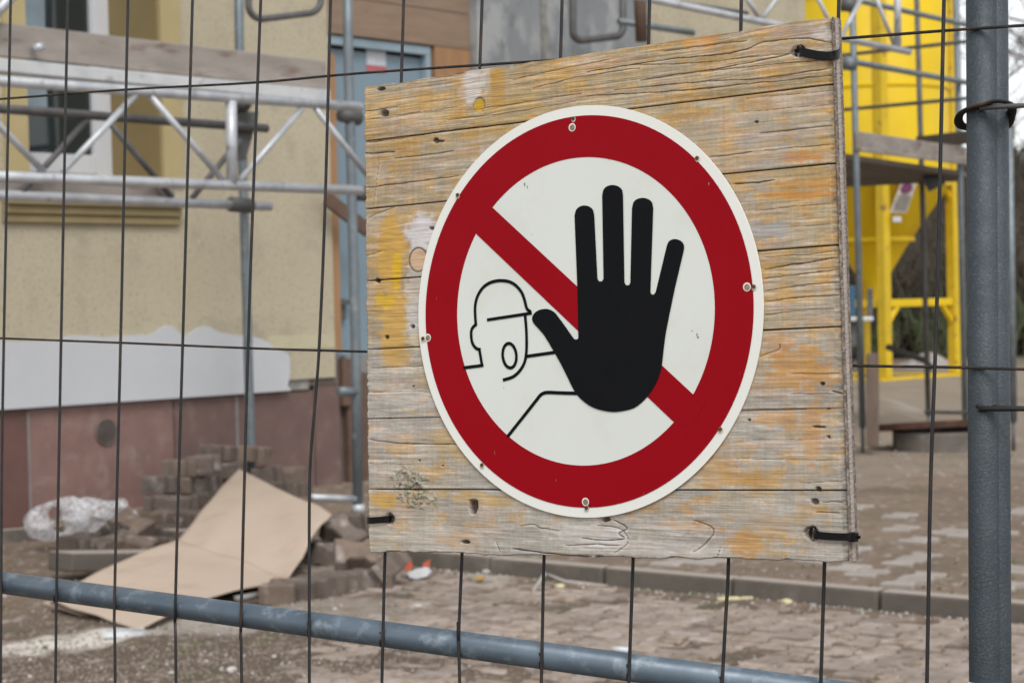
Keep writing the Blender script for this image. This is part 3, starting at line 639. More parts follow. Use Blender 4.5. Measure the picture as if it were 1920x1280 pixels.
# manhole with tilted lid
mc = G(1795, 868); mh = empty('manhole', mc, 'concrete manhole ring with its rusty iron lid tipped open on top', 'manhole'); zr = mc.y * 1.0
sR = .40
def ring(r0_, r1, z0, z1, seg=48):
    prof = [(r1, z0), (r1, z1 - .01), (r1 - .01, z1), (r0_, z1), (r0_, z0)]
    vs = [(r_ * math.cos(2 * math.pi * k / seg), r_ * math.sin(2 * math.pi * k / seg), z) for r_, z in prof for k in range(seg)]
    return MB().add(vs, [(i * seg + k, i * seg + (k + 1) % seg, (i + 1) * seg + (k + 1) % seg, (i + 1) * seg + k) for i in range(len(prof) - 1) for k in range(seg)])
o = ring(.33, .43, -.08, .15).build('concrete_ring', mat('dirty_concrete_ring', (.17, .15, .13), (.12, .105, .09), 7, .95, .5, 40, c3=(.24, .21, .185), s3=5), mh); o.location = (.0, .43, .09)
o = ring(.0, .42, 0, .03).build('lid', M['rustlid'], mh); o.location = (-.15, .47, .27); o.rotation_euler = (R(-5), R(-1.5), 0)
o = ring(.40, .44, -.02, .035).build('lid_rim', M['rustlid'], mh); o.location = (-.15, .47, .27); o.rotation_euler = (R(-5), R(-1.5), 0)

# ------------------------------------------------------------------ far bank, trees, roof
def scrub(name, n, y0, y1, x0, x1, h, mt, label=None):
    mb = MB()
    for _ in range(n):
        y = random.uniform(y0, y1); x = random.uniform(x0, x1) * y / 40; z = float(height(np.array(x), np.array(y)))
        L_ = random.uniform(.4, 1) * h; dx, dy = random.gauss(0, .35) * L_, random.gauss(0, .3) * L_; w_ = random.uniform(.008, .035)
        zb = z + random.uniform(0, 1.2) * h * .5
        mb.add([(x - w_, y, zb), (x + w_, y, zb), (x + dx + w_ * .3, y + dy, zb + L_), (x + dx - w_ * .3, y + dy, zb + L_)], [(0, 1, 2, 3)])
        for k in range(2):
            t = random.uniform(.3, .9); bx, by, bz = x + dx * t, y + dy * t, zb + L_ * t; q = V((random.gauss(0, 1), random.gauss(0, 1), random.uniform(.2, 1))).normalized() * L_ * .35
            mb.add([(bx, by, bz), (bx + .02, by, bz + .02), (bx + q.x, by + q.y, bz + q.z)], [(0, 1, 2)])
        if random.random() < .5:
            s_ = random.uniform(.05, .16); mb.add([(bx + random.uniform(-s_, s_), by + random.uniform(-s_, s_), bz + random.uniform(-s_, s_)) for _ in range(3)], [(0, 1, 2)])
    o = mb.build(name, mt); o['kind'] = 'stuff'; return tag(o, label)
scrub('undergrowth', 42000, 37, 54, 3, 15, 1.5, M['scrub'], 'brown leafless undergrowth covering the bank')
scrub('undergrowth', 3500, 36, 44, 3, 15, 1.0, M['scrub_green'], 'low dull green undergrowth at the foot of the bank')
def tree(base_, h, label, seed, mt=M['bark']):
    rd = random.Random(seed); tr = MB(); cr = MB()
    def br(p, d, L_, r_, lv):
        pts = [p]; q = p.copy(); dd = d.copy()
        for i in range(4):
            dd = (dd + V((rd.gauss(0, .12), rd.gauss(0, .12), rd.gauss(0, .06) + .04))).normalized(); q = q + dd * L_ / 4; pts.append(q.copy())
        (tr if lv == 0 else cr).tube(pts, [r_ * (1 - .14 * i) for i in range(5)], 6 if lv < 2 else 3, False)
        if lv < 5:
            for k in range(4 if lv < 4 else 3):
                i = rd.randint(1, 4); s_ = V((rd.gauss(0, 1), rd.gauss(0, 1), rd.gauss(0, .5))).normalized()
                br(pts[i], (dd * .75 + s_ * .75).normalized(), L_ * rd.uniform(.55, .78), max(.006, r_ * .5), lv + 1)
    br(V((0, 0, 0)), V((0, 0, 1)), h * .38, h * .02, 0)
    t_ = empty('bare_tree', base_, label, 'tree'); tr.build('trunk', mt, t_, True); cr.build('crown', mt, t_)
for (px, Z, h, lb, sd_) in [(2030, 48, 13, 'bare leafless tree against the white sky, right of the fence post', 3), (2120, 55, 14, 'bare tree farthest right on the bank, its twigs reaching into the corner', 5), (1862, 64, 9, 'thin bare tree on the bank behind the fence post', 8)]:
    p = P(px, 560, Z); p.z = float(height(np.array(p.x), np.array(p.y))) - .1; tree(p, h, lb, sd_)
fr = empty('distant_house', P(1960, 420, 62), 'distant grey house with dull red roof beyond the bank', 'house'); bpy.context.view_layer.update()
wb('wall', M['concrete'], 1893, 2060, 336, 520, 62, 6, fr); wb('roof', M['roof'], 1890, 2070, 306, 334, 61.6, 7, fr)

# ------------------------------------------------------------------ pile of paving blocks
pile_mesh = [block_mesh('loose_block', M['paver']), block_mesh('loose_block', M['paver_b'])]
ya = math.degrees(math.atan2(e.y, e.x))
BL = [ # px, py(centre), Z, yaw, tilt about own x, tilt about own y, label
 (300, 906, 12.20, 2, 0, 0, 'brown block at the left end of the third layer, overhanging the bag'),
 (338, 908, 12.45, 88, 0, 0, 'brown block end-on, right beside the overhanging third-layer block'),
 (304, 942, 12.15, 5, 0, 0, 'brown block directly under the overhanging left block'),
 (338, 946, 12.05, 84, 0, 0, 'paler block end-on in the second layer at the front of the stack'),
 (336, 876, 12.50, 8, 0, 2, 'block stepping up left in the fourth layer against pink plinth'),
 (382, 868, 12.55, 82, 0, 0, 'pale end-on block in the fourth layer of the stack'),
 (372, 908, 12.6, 78, 0, 0, 'pale-edged block in the stack middle behind the leading wire'),
 (398, 904, 12.8, 85, 0, 0, 'end-on block in the stack middle, touching the cardboard edge'),
 (374, 936, 12.5, 80, 0, 0, 'dark block low in the stack just left of the cardboard'),
 (410, 848, 12.95, -12, -4, 4, 'thin-looking top block with pale upper edge, left of two on top'),
 (474, 850, 13.05, -14, -3, 4, 'topmost block of the stack, in front of the scaffold pole'),
 (425, 880, 12.9, 80, 0, 0, 'shaded block beneath the two top blocks, above the cardboard corner'),
 (500, 888, 13.05, 10, 0, -4, 'block with pale upper edge right of the cardboard tip'),
 (540, 892, 13.1, 70, 0, -4, 'block at the right end of the upper stack by the dark plinth'),
 (548, 918, 13.1, 60, 0, 0, 'half hidden block under the right end of the upper stack'),
 (515, 915, 13.0, 20, 0, 0, 'dark block behind the cardboard right edge, lower layer'),
 (318, 976, 11.9, -14, 6, 12, 'tilted block sliding forward at the foot of the left stack'),
 (352, 972, 11.9, -10, 4, 6, 'block lying flat at the stack foot left of the cardboard fold'),
 (300, 1000, 11.7, 40, 0, 0, 'block mostly buried under the sliding tilted block'),
 (246, 986, 11.3, -38, 22, 24, 'block leaning over in an arch beside the plastic bag'),
 (212, 990, 11.4, 50, -30, -24, 'block propped steeply against the leaning arch block'),
 (213, 1021, 11.1, 28, 10, -16, 'small lit corner of a block under the arch, left side'),
 (252, 1024, 11.1, -12, 14, 18, 'warm brown block under the arch, right side'),
 (150, 1017, 11.2, 72, 0, 0, 'left of the two small blocks set upright before the bag'),
 (180, 1024, 11.1, 20, 0, 0, 'right of the two small blocks set upright before the bag'),
 (296, 1022, 11.3, 62, 0, 10, 'block peeping out between arch block and cardboard'),
 (645, 1002, 10.8, -46, 18, 34, 'block standing askew right of the cardboard corner'),
 (668, 978, 11.0, -6, 0, -4, 'long flat block behind the scaffold base jack'),
 (706, 985, 11.2, 25, 0, 8, 'block between base jack and wooden board edge'),
 (606, 1044, 10.9, 84, 6, 0, 'shadowed block tucked under the cardboard right edge'),
 (632, 1044, 10.5, 55, 20, 10, 'leaning block behind the front row, right of the cardboard'),
 (667, 1042, 10.0, 8, 38, 3, 'block with its face tipped forward, on the front row'),
 (590, 1066, 10.75, 20, 0, 0, 'dark low block under the cardboard curl'),
 (722, 1068, 9.75, 30, -28, -30, 'block tipped on its corner below the board left edge'),
 (706, 1048, 10.1, 60, 10, 0, 'block behind the corner-tipped block below the board'),
 (640, 1090, 9.75, 5, 0, 0, 'middle block of the front row on the road'),
 (698, 1087, 9.72, -3, 0, 0, 'right end block of the front row on the road'),
 (530, 1108, 9.35, 80, 0, 0, 'front row block standing farthest left, nearest the red scrap'),
 (572, 1102, 9.4, 70, 0, 0, 'second block of the front row from the left'),
 (602, 1098, 9.45, 62, 0, 0, 'third block of the front row from the left'),
]
for k, (px, py, Z, yw, tx, ty, lb) in enumerate(BL):
    o = bpy.data.objects.new('loose_paving_block', pile_mesh[k % 3 == 1]); sc.collection.objects.link(o)
    o.matrix_world = Matrix.Translation(P(px, py, Z)) @ Matrix.Rotation(R(yw), 4, 'Z') @ Matrix.Rotation(R(tx), 4, 'X') @ Matrix.Rotation(R(ty), 4, 'Y') @ Matrix.Diagonal((1.12, 1.1, 1.30, 1))
    tag(o, lb, 'paving block', 'loose paving blocks heaped by the wall')
q = G(130, 1072); q2 = G(330, 1040)
tag(strip(P(112, 1052, 10.2) , P(330, 1048, 10.8), .10, .2, M['kerb'], 'kerb_slab', bevel=.01), 'long pale-topped concrete slab lying before the small blocks', 'concrete slab')
tag(strip(G(-60, 1022) + V((0, 0, .03)), G(118, 1008) + V((0, 0, .03)), .10, .06, M['kerb'], 'edging_stone', bevel=.008), 'low concrete edging running along the wall at far left', 'edging stone')

# cardboard: two bent panels
def lerp(a, b_, t): return a + (b_ - a) * t
cA, cB = P(448, 876, 12.2), P(622, 962, 10.75); cC, cD = P(334, 1012, 10.75), P(540, 1086, 9.75); cE, cF = P(92, 1124, 9.12), P(262, 1179, 8.42)
def panel(a, b_, c_, d_, nu=30, nv=30, bend=.0, wav=.01, seed=0, fl=0):
    pts = []
    for j in range(nv + 1):
        v = j / nv; row = []
        for i in range(nu + 1):
            u = i / nu; p = lerp(lerp(a, b_, u), lerp(c_, d_, u), v)
            nrm = (b_ - a).cross(c_ - a).normalized()
            if nrm.z < 0: nrm = -nrm
            w_ = math.sin(math.pi * v) * bend + wav * (float(vnoise(np.array(u), np.array(v), .3, .4, seed, 2)) - .5)
            row.append(p + nrm * w_)
        pts.append(row)
    return pts
p1 = panel(cA, cB, cC, cD, bend=.01, wav=.05, seed=3); p2 = panel(cC, cD, cE, cF, bend=.03, wav=.03, seed=4)
for i in range(31):   # join at the crease
    p2[0][i] = p1[-1][i] + V((0, -.0015, -.0012))
    for j in range(1, 4): p2[j][i] = lerp(p1[-1][i], p2[j][i], .6 + .13 * j)
allr = p1 + p2; nr = len(allr)
vsx = []; fsx = []
for r_ in allr: vsx += r_
n0 = len(vsx); nr_ = V((.25, -.45, .85)).normalized() * .006
vsx += [p - nr_ for p in list(vsx)]
for j in range(nr - 1):
    if j == 30: continue
    for i in range(30):
        a = j * 31 + i; fsx += [(a, a + 31, a + 32, a + 1), (a + n0, a + 1 + n0, a + 32 + n0, a + 31 + n0)]
bd = [i for i in range(31)] + [j * 31 + 30 for j in range(1, nr)] + [(nr - 1) * 31 + i for i in range(29, -1, -1)] + [j * 31 for j in range(nr - 2, 0, -1)]
for k in range(len(bd)):
    a, b_ = bd[k], bd[(k + 1) % len(bd)]; fsx.append((a, b_, b_ + n0, a + n0))
tag(MB().add(vsx, fsx).build('cardboard_sheet', M['card'], None, True), 'large folded sheet of tan cardboard lying over the heap of paving blocks', 'cardboard')
# flap under the front of the cardboard
fl_ = MB(); q4 = [P(80, 1128, 9.15), P(176, 1160, 8.95), P(300, 1150, 8.95), P(200, 1110, 9.4)]
fl_.hexa([q + V((0, 0, -.006)) for q in q4] + q4).build('cardboard_flap', M['card'], bpy.data.objects['cardboard_sheet'])

# plastic bag
def bag(name, c, rx, rz, label, seed, hole=False):
    u = np.linspace(0, 2 * math.pi, 90); v = np.linspace(0, math.pi, 46) if not hole else np.linspace(0, 2 * math.pi, 50)
    U, W_ = np.meshgrid(u, v)
    n = vnoise(U * 1.0, W_, 1.3, .9, seed, 3, .55) ; n = n * np.minimum(1, np.minimum(U, 2 * math.pi - U) * 2) + .5 * (1 - np.minimum(1, np.minimum(U, 2 * math.pi - U) * 2))
    rr = .15 + 1.6 * n
    if hole:
        r1, r2 = .66, .36 + .22 * np.sin(U * 2 + 1); X = (r1 + r2 * np.cos(W_) * rr) * np.cos(U); Z_ = (r1 + r2 * np.cos(W_) * rr) * np.sin(U); Y_ = r2 * np.sin(W_) * rr * .8
    else:
        X = np.sin(W_) * np.cos(U) * rr; Z_ = np.sin(W_) * np.sin(U) * rr; Y_ = np.cos(W_) * rr * .6
    return X * rx + c.x, Y_ * rx + c.y, Z_ * rz + c.z
X, Y, Z = bag('b', P(108, 975, 11.45), .165, .145, '', 5, True)
bg1 = tag(grid_mesh('plastic_bag', X, Y, Z, M['film']), 'crumpled clear plastic bag curled in a loop against the pink plinth', 'plastic bag')
X, Y, Z = bag('b', P(205, 968, 11.6), .18, .13, '', 9)
o = grid_mesh('bag_tail', X, Y, Z, M['film'], bg1)

# small litter
def scrap(name, mt, pts, Z, label, cat, th=.01):
    vs = [P(x, y, Z) for x, y in pts] + [P(x, y, Z) + V((0, th * 1.5, -th * .5)) for x, y in pts]; n = len(pts)
    fs = [tuple(range(n))[::-1], tuple(range(n, 2 * n))] + [(i, (i + 1) % n, (i + 1) % n + n, i + n) for i in range(n)]
    return tag(MB().add(vs, fs).build(name, mt), label, cat)
w1 = scrap('torn_wrapper', M['white_scrap'], [(763, 1074), (780, 1066), (800, 1062), (809, 1070), (800, 1080), (780, 1085), (768, 1082)], 9.9, 'torn white and orange wrapper lying at the kerb right of the blocks', 'wrapper', .05)
for pts in ([(754, 1052), (770, 1044), (774, 1062), (763, 1072)], [(792, 1056), (807, 1048), (806, 1060), (795, 1063)]):
    o = MB().add([P(x, y, 9.92) for x, y in pts] + [P(x, y, 9.98) for x, y in pts], [(3, 2, 1, 0), (4, 5, 6, 7), (0, 1, 5, 4), (1, 2, 6, 5), (2, 3, 7, 6), (3, 0, 4, 7)]).build('orange_flap', M['orange_scrap'], w1)
pr = strip(P(194, 1187, 8.36), P(270, 1185, 8.36), .035, .03, M['white_scrap'], 'metal_profile', bevel=.002); tag(pr, 'short white metal profile lying by the cardboard tip', 'metal profile')
strip(P(198, 1181, 8.345), P(268, 1179, 8.345), .006, .006, M['galv'], 'profile_lip', pr)
tag(MB().tube([G(440, 1134) + V((0, 0, .03)), G(486, 1128) + V((0, 0, .035))], .014, 10).build('white_tube', M['concrete'], None, True), 'grey-white tube end under the cardboard edge', 'tube')
tag(MB().tube([G(487, 1128) + V((0, 0, .035)), G(501, 1127) + V((0, 0, .036))], .021, 10).build('red_cap', M['orange_scrap'], None, True), 'red cap lying beside the leftmost front block', 'cap')
tag(MB().tube([G(1000, 1112) + V((0, 0, .01)), G(1022, 1094) + V((0, 0, .05)), G(1060, 1098) + V((0, 0, .02)), G(1138, 1103) + V((0, 0, .01))], .011, 8).build('plastic_strip', M['sand'], None, True), 'bent grey-white plastic strip lying along the kerb foot', 'plastic strip')
def nugget(name, px, py, s_, mt, label, cat):
    p = G(px, py); bm = bmesh.new(); bmesh.ops.create_icosphere(bm, subdivisions=2, radius=s_)
    for v in bm.verts: v.co *= random.uniform(.75, 1.15); v.co.z *= .6
    me = bpy.data.meshes.new(name); bm.to_mesh(me); bm.free(); me.materials.append(mt)
    o = bpy.data.objects.new(name, me); sc.collection.objects.link(o); o.location = p + V((0, 0, s_ * .5 + .008)); o.rotation_euler = (0, 0, random.uniform(0, 3)); o.scale = (1.3, 1, 1); return tag(o, label, cat)
nugget('foam_piece', 1050, 1106, .022, M['yellow_scrap'], 'pale yellow foam lump at the end of the bent plastic strip', 'foam piece')
nugget('foam_piece', 1475, 1136, .024, M['yellow_scrap'], 'round pale yellow foam lump at the kerb below the board', 'foam piece')
nugget('foam_piece', 900, 1090, .020, mat('orange_foam', (.6, .33, .06), None, 9), 'small orange-yellow foam lump on the road near the kerb', 'foam piece')
nugget('stone', 782, 1143, .02, M['peb_w'], 'single pale stone lying on the paving under the board', 'stone')
nugget('stone', 912, 1078, .02, M['peb_w'], 'grey-white stone at the kerb foot beside the orange foam', 'stone')
nugget('foam_piece', 661, 1004, .02, M['yellow_scrap'], 'yellow foam lump wedged beside the scaffold base jack', 'foam piece')
nugget('stone', 660, 1018, .022, M['peb_w'], 'white lump just below the yellow foam by the base jack', 'stone')
nugget('stone', 434, 1264, .022, M['peb_w'], 'white lump on bare soil below the bottom rail', 'stone')
tag(MB().tube([G(1345, 1128) + V((0, 0, .012)), G(1412, 1127) + V((0, 0, .012))], .012, 8).build('foam_strip', M['yellow_scrap'], None, True), 'pale yellow foam strip along the kerb foot under the board', 'foam strip')
tag(MB().tube([G(1148, 1222) + V((0, 0, .012)), G(1180, 1224) + V((0, 0, .012))], .012, 8).build('foam_strip', M['white_scrap'], None, True), 'short white strip on the paving just above the rail', 'foam strip')
o = heap('plastic_sheet', G(640, 955), .28, .3, .07, M['white_scrap'], 'crumpled white sheet on the ground behind the base jack', 'sheet', 4)

# ------------------------------------------------------------------ the mesh fence
ch = V((5210, -110, -F)).normalized(); cu = V((.027, 1, 0)); cu = (cu - ch * cu.dot(ch)).normalized()
tow = lambda c: rgt * c.x + upv * c.y + fwd * c.z
fh, fu = tow(ch), tow(cu); fn = fh.cross(fu)           # along the fence, up in it, out towards the viewer
B0 = P(1110, 583, 1.915); TH = .020
BM = frame(B0, fh, fu, fn); BI = BM.inverted()
def BP(px, py, c=0): return BI @ hit(px, py, B0 + fn * c, fn)
WC = -TH - .0030                                      # centre of the upright wires
fence = empty('mesh_fence', BM, 'steel mesh fence panel with galvanised rail, nearest the viewer, carrying the board', 'fence')
VW = [[(20, 0), (5, 760), (2, 1120), (1, 1280)], [(127, 0), (116, 560), (106, 1110), (104, 1280)], [(240, 0), (228, 560), (215, 1115), (216, 1280)],
      [(361, 0), (345, 560), (329, 1125), (330, 1280)], [(489, 0), (468, 560), (452, 1160), (453, 1280)], [(620, 0), (609, 400), (599, 640), (592, 740), (583, 850), (580, 950), (580, 1280)],
      [(757, 0), (740, 560), (722, 1040), (716, 1280)], [(904, 0), (885, 560), (866, 1045), (860, 1200), (862, 1280)], [(1054, 0), (1038, 560), (1020, 1050), (1015, 1280)],
      [(1218, 0), (1204, 560), (1187, 1050), (1179, 1280)], [(1390, 0), (1380, 560), (1366, 1052), (1354, 1280)], [(1573, 0), (1560, 560), (1546, 1054), (1539, 1280)], [(1770, 0), (1757, 560), (1745, 900), (1738, 1280)]]
def extend(pts, up_=.45, dn=1.2):
    a = pts[0] - pts[1]; b_ = pts[-1] - pts[-2]
    return [pts[0] + a.normalized() * up_] + pts + [pts[-1] + b_.normalized() * dn]
def smooth3(pts, k=5): return [V(p) for p in catmull([tuple(p) for p in pts], k)]
for i, w_ in enumerate(VW):
    pts = [BP(x, y, WC) for x, y in w_]
    pts = smooth3(extend([p + V((0, 0, 0)) for p in pts], .42, .70))
    MB().tube(pts, .00172, 10).build('wire', M['wire'], fence, True)
HWc = WC - .0030
for (a, b_) in [((-20, 187.4), (683, 136.5), ), ((-20, 633.3), (686, 658.5))]: pass
def hwire(pp, c=HWc, r_=.0014, mt=M['rust_wire'], e0=.6, e1=.3):
    pts = [BP(x, y, c) for x, y in pp]; pts = smooth3([pts[0] + (pts[0] - pts[1]).normalized() * e0] + pts + [pts[-1] + (pts[-1] - pts[-2]).normalized() * e1])
    MB().tube(pts, r_, 10).build('wire', mt, fence, True)
hwire([(0, 186), (240, 168), (480, 155), (683, 137), (1110, 108), (1575, 73), (1770, 58), (1920, 48)])
hwire([(0, 634), (240, 643), (480, 653), (683, 659), (1110, 672), (1595, 685), (1770, 688), (1920, 692)])
stp = (BP(400, 638, HWc) - BP(400, 158, HWc)).length
hdir = (BP(1595, 685, HWc) - BP(600, 655, HWc)).normalized()
# rail behind the wires
RC = WC - .0016 - .0136
ra, rb = BP(0, 1091, RC), BP(1580, 1304, RC); rd_ = (rb - ra).normalized()
MB().tube([ra - rd_ * .6, rb + rd_ * .16], .0138, 24).build('rail', M['rail'], fence, True)
for k in (2,): # lower cross wires and bottom rail, below the picture
    p = BP(900, 650, HWc) - V((0, stp * 1.62, 0)); MB().tube([p - hdir * 1.3, p + hdir * .75], .0014, 8).build('wire', M['rust_wire'], fence, True)
p = BP(900, 1203, RC) - V((0, .62, 0)); MB().tube([p - rd_ * 1.3, p + rd_ * .55], .0138, 16).build('rail', M['rail'], fence, True)
for i, w_ in enumerate(VW):   # weld drips where wires meet the rail
    q = BP(w_[-1][0] - 1, 1091 + .1348 * w_[-1][0] + 14, WC - .004); bm = MB(); bm.tube([q - V((0, .006, 0)), q + V((0, .010, 0))], [.0016, .0028], 8); bm.build('weld', M['wire'], fence, True)

# neighbouring panel: post with its edge tube and its own wire ends
nb = empty('fence_post', BM, 'thick blue-grey steel end post of the next fence panel, at the right', 'fence post')
PC = HWc - .0014 - .0140
t0, t1 = BP(1841, 0, PC), BP(1847, 1280, PC); td = (t0 - t1).normalized()
MB().tube([t0 + td * .45, t1 - td * .9], .0138, 40).build('post_tube', M['post'], nb, True)
o1_, o2_ = BP(1860.5, 0, PC - .010), BP(1866.5, 1280, PC - .010)
MB().tube([o1_ + td * .45, o2_ - td * .9], .0137, 32).build('edge_tube', M['post'], nb, True)
q0, q1 = BP(1836, 766, PC + .0145), BP(2100, 765, PC + .0145); MB().tube([q0, q0 + (q1 - q0) * .1, q1], .0024, 8).build('wire', M['wire'], nb, True)
for (x, y) in ((1837, 762), (1842, 769), (1868, 764)): q = BP(x, y, PC + .0125); MB().tube([q + V((-.003, 0, 0)), q + V((.003, .001, 0))], [.0022, .003], 7).build('weld', M['rust_wire'], nb, True)
q0, q1 = BP(1838, 203, PC + .017), BP(2100, 190, PC + .016); MB().tube([q0, BP(1880, 200, PC + .019), q1], .0022, 8).build('wire', M['galv_dark'], nb, True)
hb_ = BP(1848, 1286, PC); MB().tube([hb_ + td * .004, hb_ - td * .12], .0150, 30).build('post_sleeve', M['white_plastic'], nb, True)
# steel band looped round the post
cp = [(1846, 196, .018), (1866, 190, .018), (1884, 191, .014), (1897, 199, .004), (1896, 214, -.012), (1886, 236, -.024), (1850, 246, -.030), (1818, 240, -.022), (1803, 236, -.012), (1797, 226, -.002), (1801, 214, .006), (1814, 205, .015), (1830, 199, .017)]
loopp = [BP(x, y, PC + c) for x, y, c in cp]
MB().tube([V(q) for q in catmull([tuple(p) for p in loopp], 5, True)] + [loopp[0]], .0042, 8, False, flat=.45).build('wire_loop', M['rust_wire'], None, True)
lo = bpy.data.objects['wire_loop']; lo.matrix_world = BM; tag(lo, 'flat rusty steel loop hung round the blue-grey post', 'loop')

# ------------------------------------------------------------------ weathered board
board = empty('wooden_board', BM, 'weathered board of seven planks with flaking ochre paint, tied to the mesh fence', 'board')
seamL = [163, 265, 392, 527, 655, 785, 917, 1034]; seamR = [31, 158, 306, 459, 612, 765, 919, 1052]
def xl(y): return 683.5 + (y - 163) * .0100
def xr(y): return 1559 + (y - 31) * .0325
def mm(px, py): p = BP(px, py); return np.array((p.x, p.y))
def blob(A, B, px, py, rx, ry, hard=.25, seed=None, rough=.0):
    c = mm(px, py); d = np.sqrt(((A - c[0]) / (rx * .00065)) ** 2 + ((B - c[1]) / (ry * .00052)) ** 2)
    if rough: d = d + (vnoise(A, B, .006, .004, seed or 1, 3) - .5) * rough
    return 1 - sstep(1 - hard, 1 + hard, d)
CRACKS = [  # px polylines, width mm, depth mm
 ([(683, 268), (760, 258), (850, 243), (930, 235), (1000, 226)], .5, 1.4), ([(683, 288), (740, 285)], .5, 1.5), ([(740, 297), (790, 292), (850, 283)], .4, 1.2),
 ([(683, 209), (745, 200)], .4, 1), ([(725, 218), (790, 210)], .3, .8), ([(683, 352), (760, 343), (860, 330)], .45, 1.3), ([(690, 410), (712, 398), (740, 388)], .3, .8),
 ([(683, 479), (716, 470)], .3, .8), ([(692, 823), (740, 830), (830, 833), (880, 832)], .45, 1.2), ([(692, 690), (740, 688), (800, 686)], .3, .8),
 ([(1375, 346), (1420, 342), (1452, 338)], .6, 1.4), ([(1330, 294), (1370, 291), (1410, 285)], .35, .9), ([(1425, 250), (1490, 244), (1558, 236)], .35, 1), ([(1430, 283), (1500, 276), (1560, 270)], .3, .8),
 ([(1320, 135), (1440, 122), (1558, 112)], .35, 1.1), ([(1200, 150), (1350, 128), (1490, 100)], .45, 1.2), ([(1150, 170), (1300, 155), (1440, 146), (1556, 128)], .4, 1.1), ([(1100, 135), (1250, 112), (1380, 98), (1430, 80), (1500, 72), (1556, 80)], .45, 1.2),
 ([(1480, 100), (1300, 118), (1180, 122)], .3, .9), ([(1240, 97), (1400, 76)], .3, .9), ([(1100, 180), (1250, 172), (1400, 158), (1557, 142)], .4, 1.1), ([(1110, 88), (1200, 74)], .25, .7),
 ([(1430, 505), (1500, 494), (1570, 482)], .45, 1.2), ([(1432, 523), (1500, 514), (1571, 505)], .4, 1.2), ([(1434, 545), (1500, 536), (1571, 528)], .3, .9), ([(1434, 565), (1500, 558), (1572, 553)], .4, 1.1), ([(1434, 590), (1500, 583), (1573, 578)], .3, .9), ([(1430, 482), (1500, 478), (1569, 470)], .3, .8),
 ([(1425, 668), (1440, 662), (1460, 655), (1462, 645)], .3, .9), ([(1480, 700), (1575, 700)], .3, .7), ([(1480, 738), (1576, 738)], .3, .7), ([(1560, 733), (1578, 738)], .6, 1.2),
 ([(1150, 975), (1175, 990), (1160, 1000), (1170, 1008)], .5, 1.3), ([(975, 985), (1000, 982), (1015, 990), (1050, 995)], .35, 1), ([(1120, 985), (1160, 990), (1175, 1005), (1175, 1020), (1150, 1037)], .4, 1.1),
 ([(1300, 975), (1330, 985), (1338, 998), (1320, 1020), (1300, 1035)], .4, 1.1), ([(1350, 1025), (1345, 1042), (1335, 1048)], .35, 1), ([(1090, 1008), (1130, 1012), (1170, 1010)], .5, 1.1), ([(1060, 1022), (1110, 1020), (1160, 1022)], .35, .9),
 ([(960, 1028), (1010, 1035), (1060, 1040), (1130, 1043)], .8, 1.6), ([(1530, 960), (1575, 962)], .35, .9), ([(1540, 940), (1578, 941)], .35, .9), ([(1500, 905), (1578, 902)], .2, .6), ([(930, 1015), (938, 1035)], .35, 1), ([(700, 385), (712, 300)], .15, .3),
 ([(1000, 165), (1100, 142), (1200, 128)], .3, .9), ([(900, 205), (1010, 188), (1090, 175)], .25, .8), ([(690, 225), (760, 216), (860, 200)], .2, .7), ([(960, 150), (1060, 128), (1150, 110)], .25, .8), ([(840, 225), (950, 212), (1080, 190)], .25, .8),
 ([(1400, 185), (1480, 178), (1560, 170)], .2, .5), ([(1380, 212), (1558, 196)], .2, .5), ([(1415, 395), (1564, 380)], .2, .5), ([(1425, 430), (1565, 420)], .15, .4), ([(1400, 825), (1578, 822)], .15, .4), ([(1380, 860), (1578, 862)], .2, .5), ([(700, 735), (830, 733)], .2, .5), ([(692, 868), (850, 872)], .15, .4)]
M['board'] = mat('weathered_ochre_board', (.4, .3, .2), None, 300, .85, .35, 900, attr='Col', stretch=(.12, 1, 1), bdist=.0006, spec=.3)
NX = 520
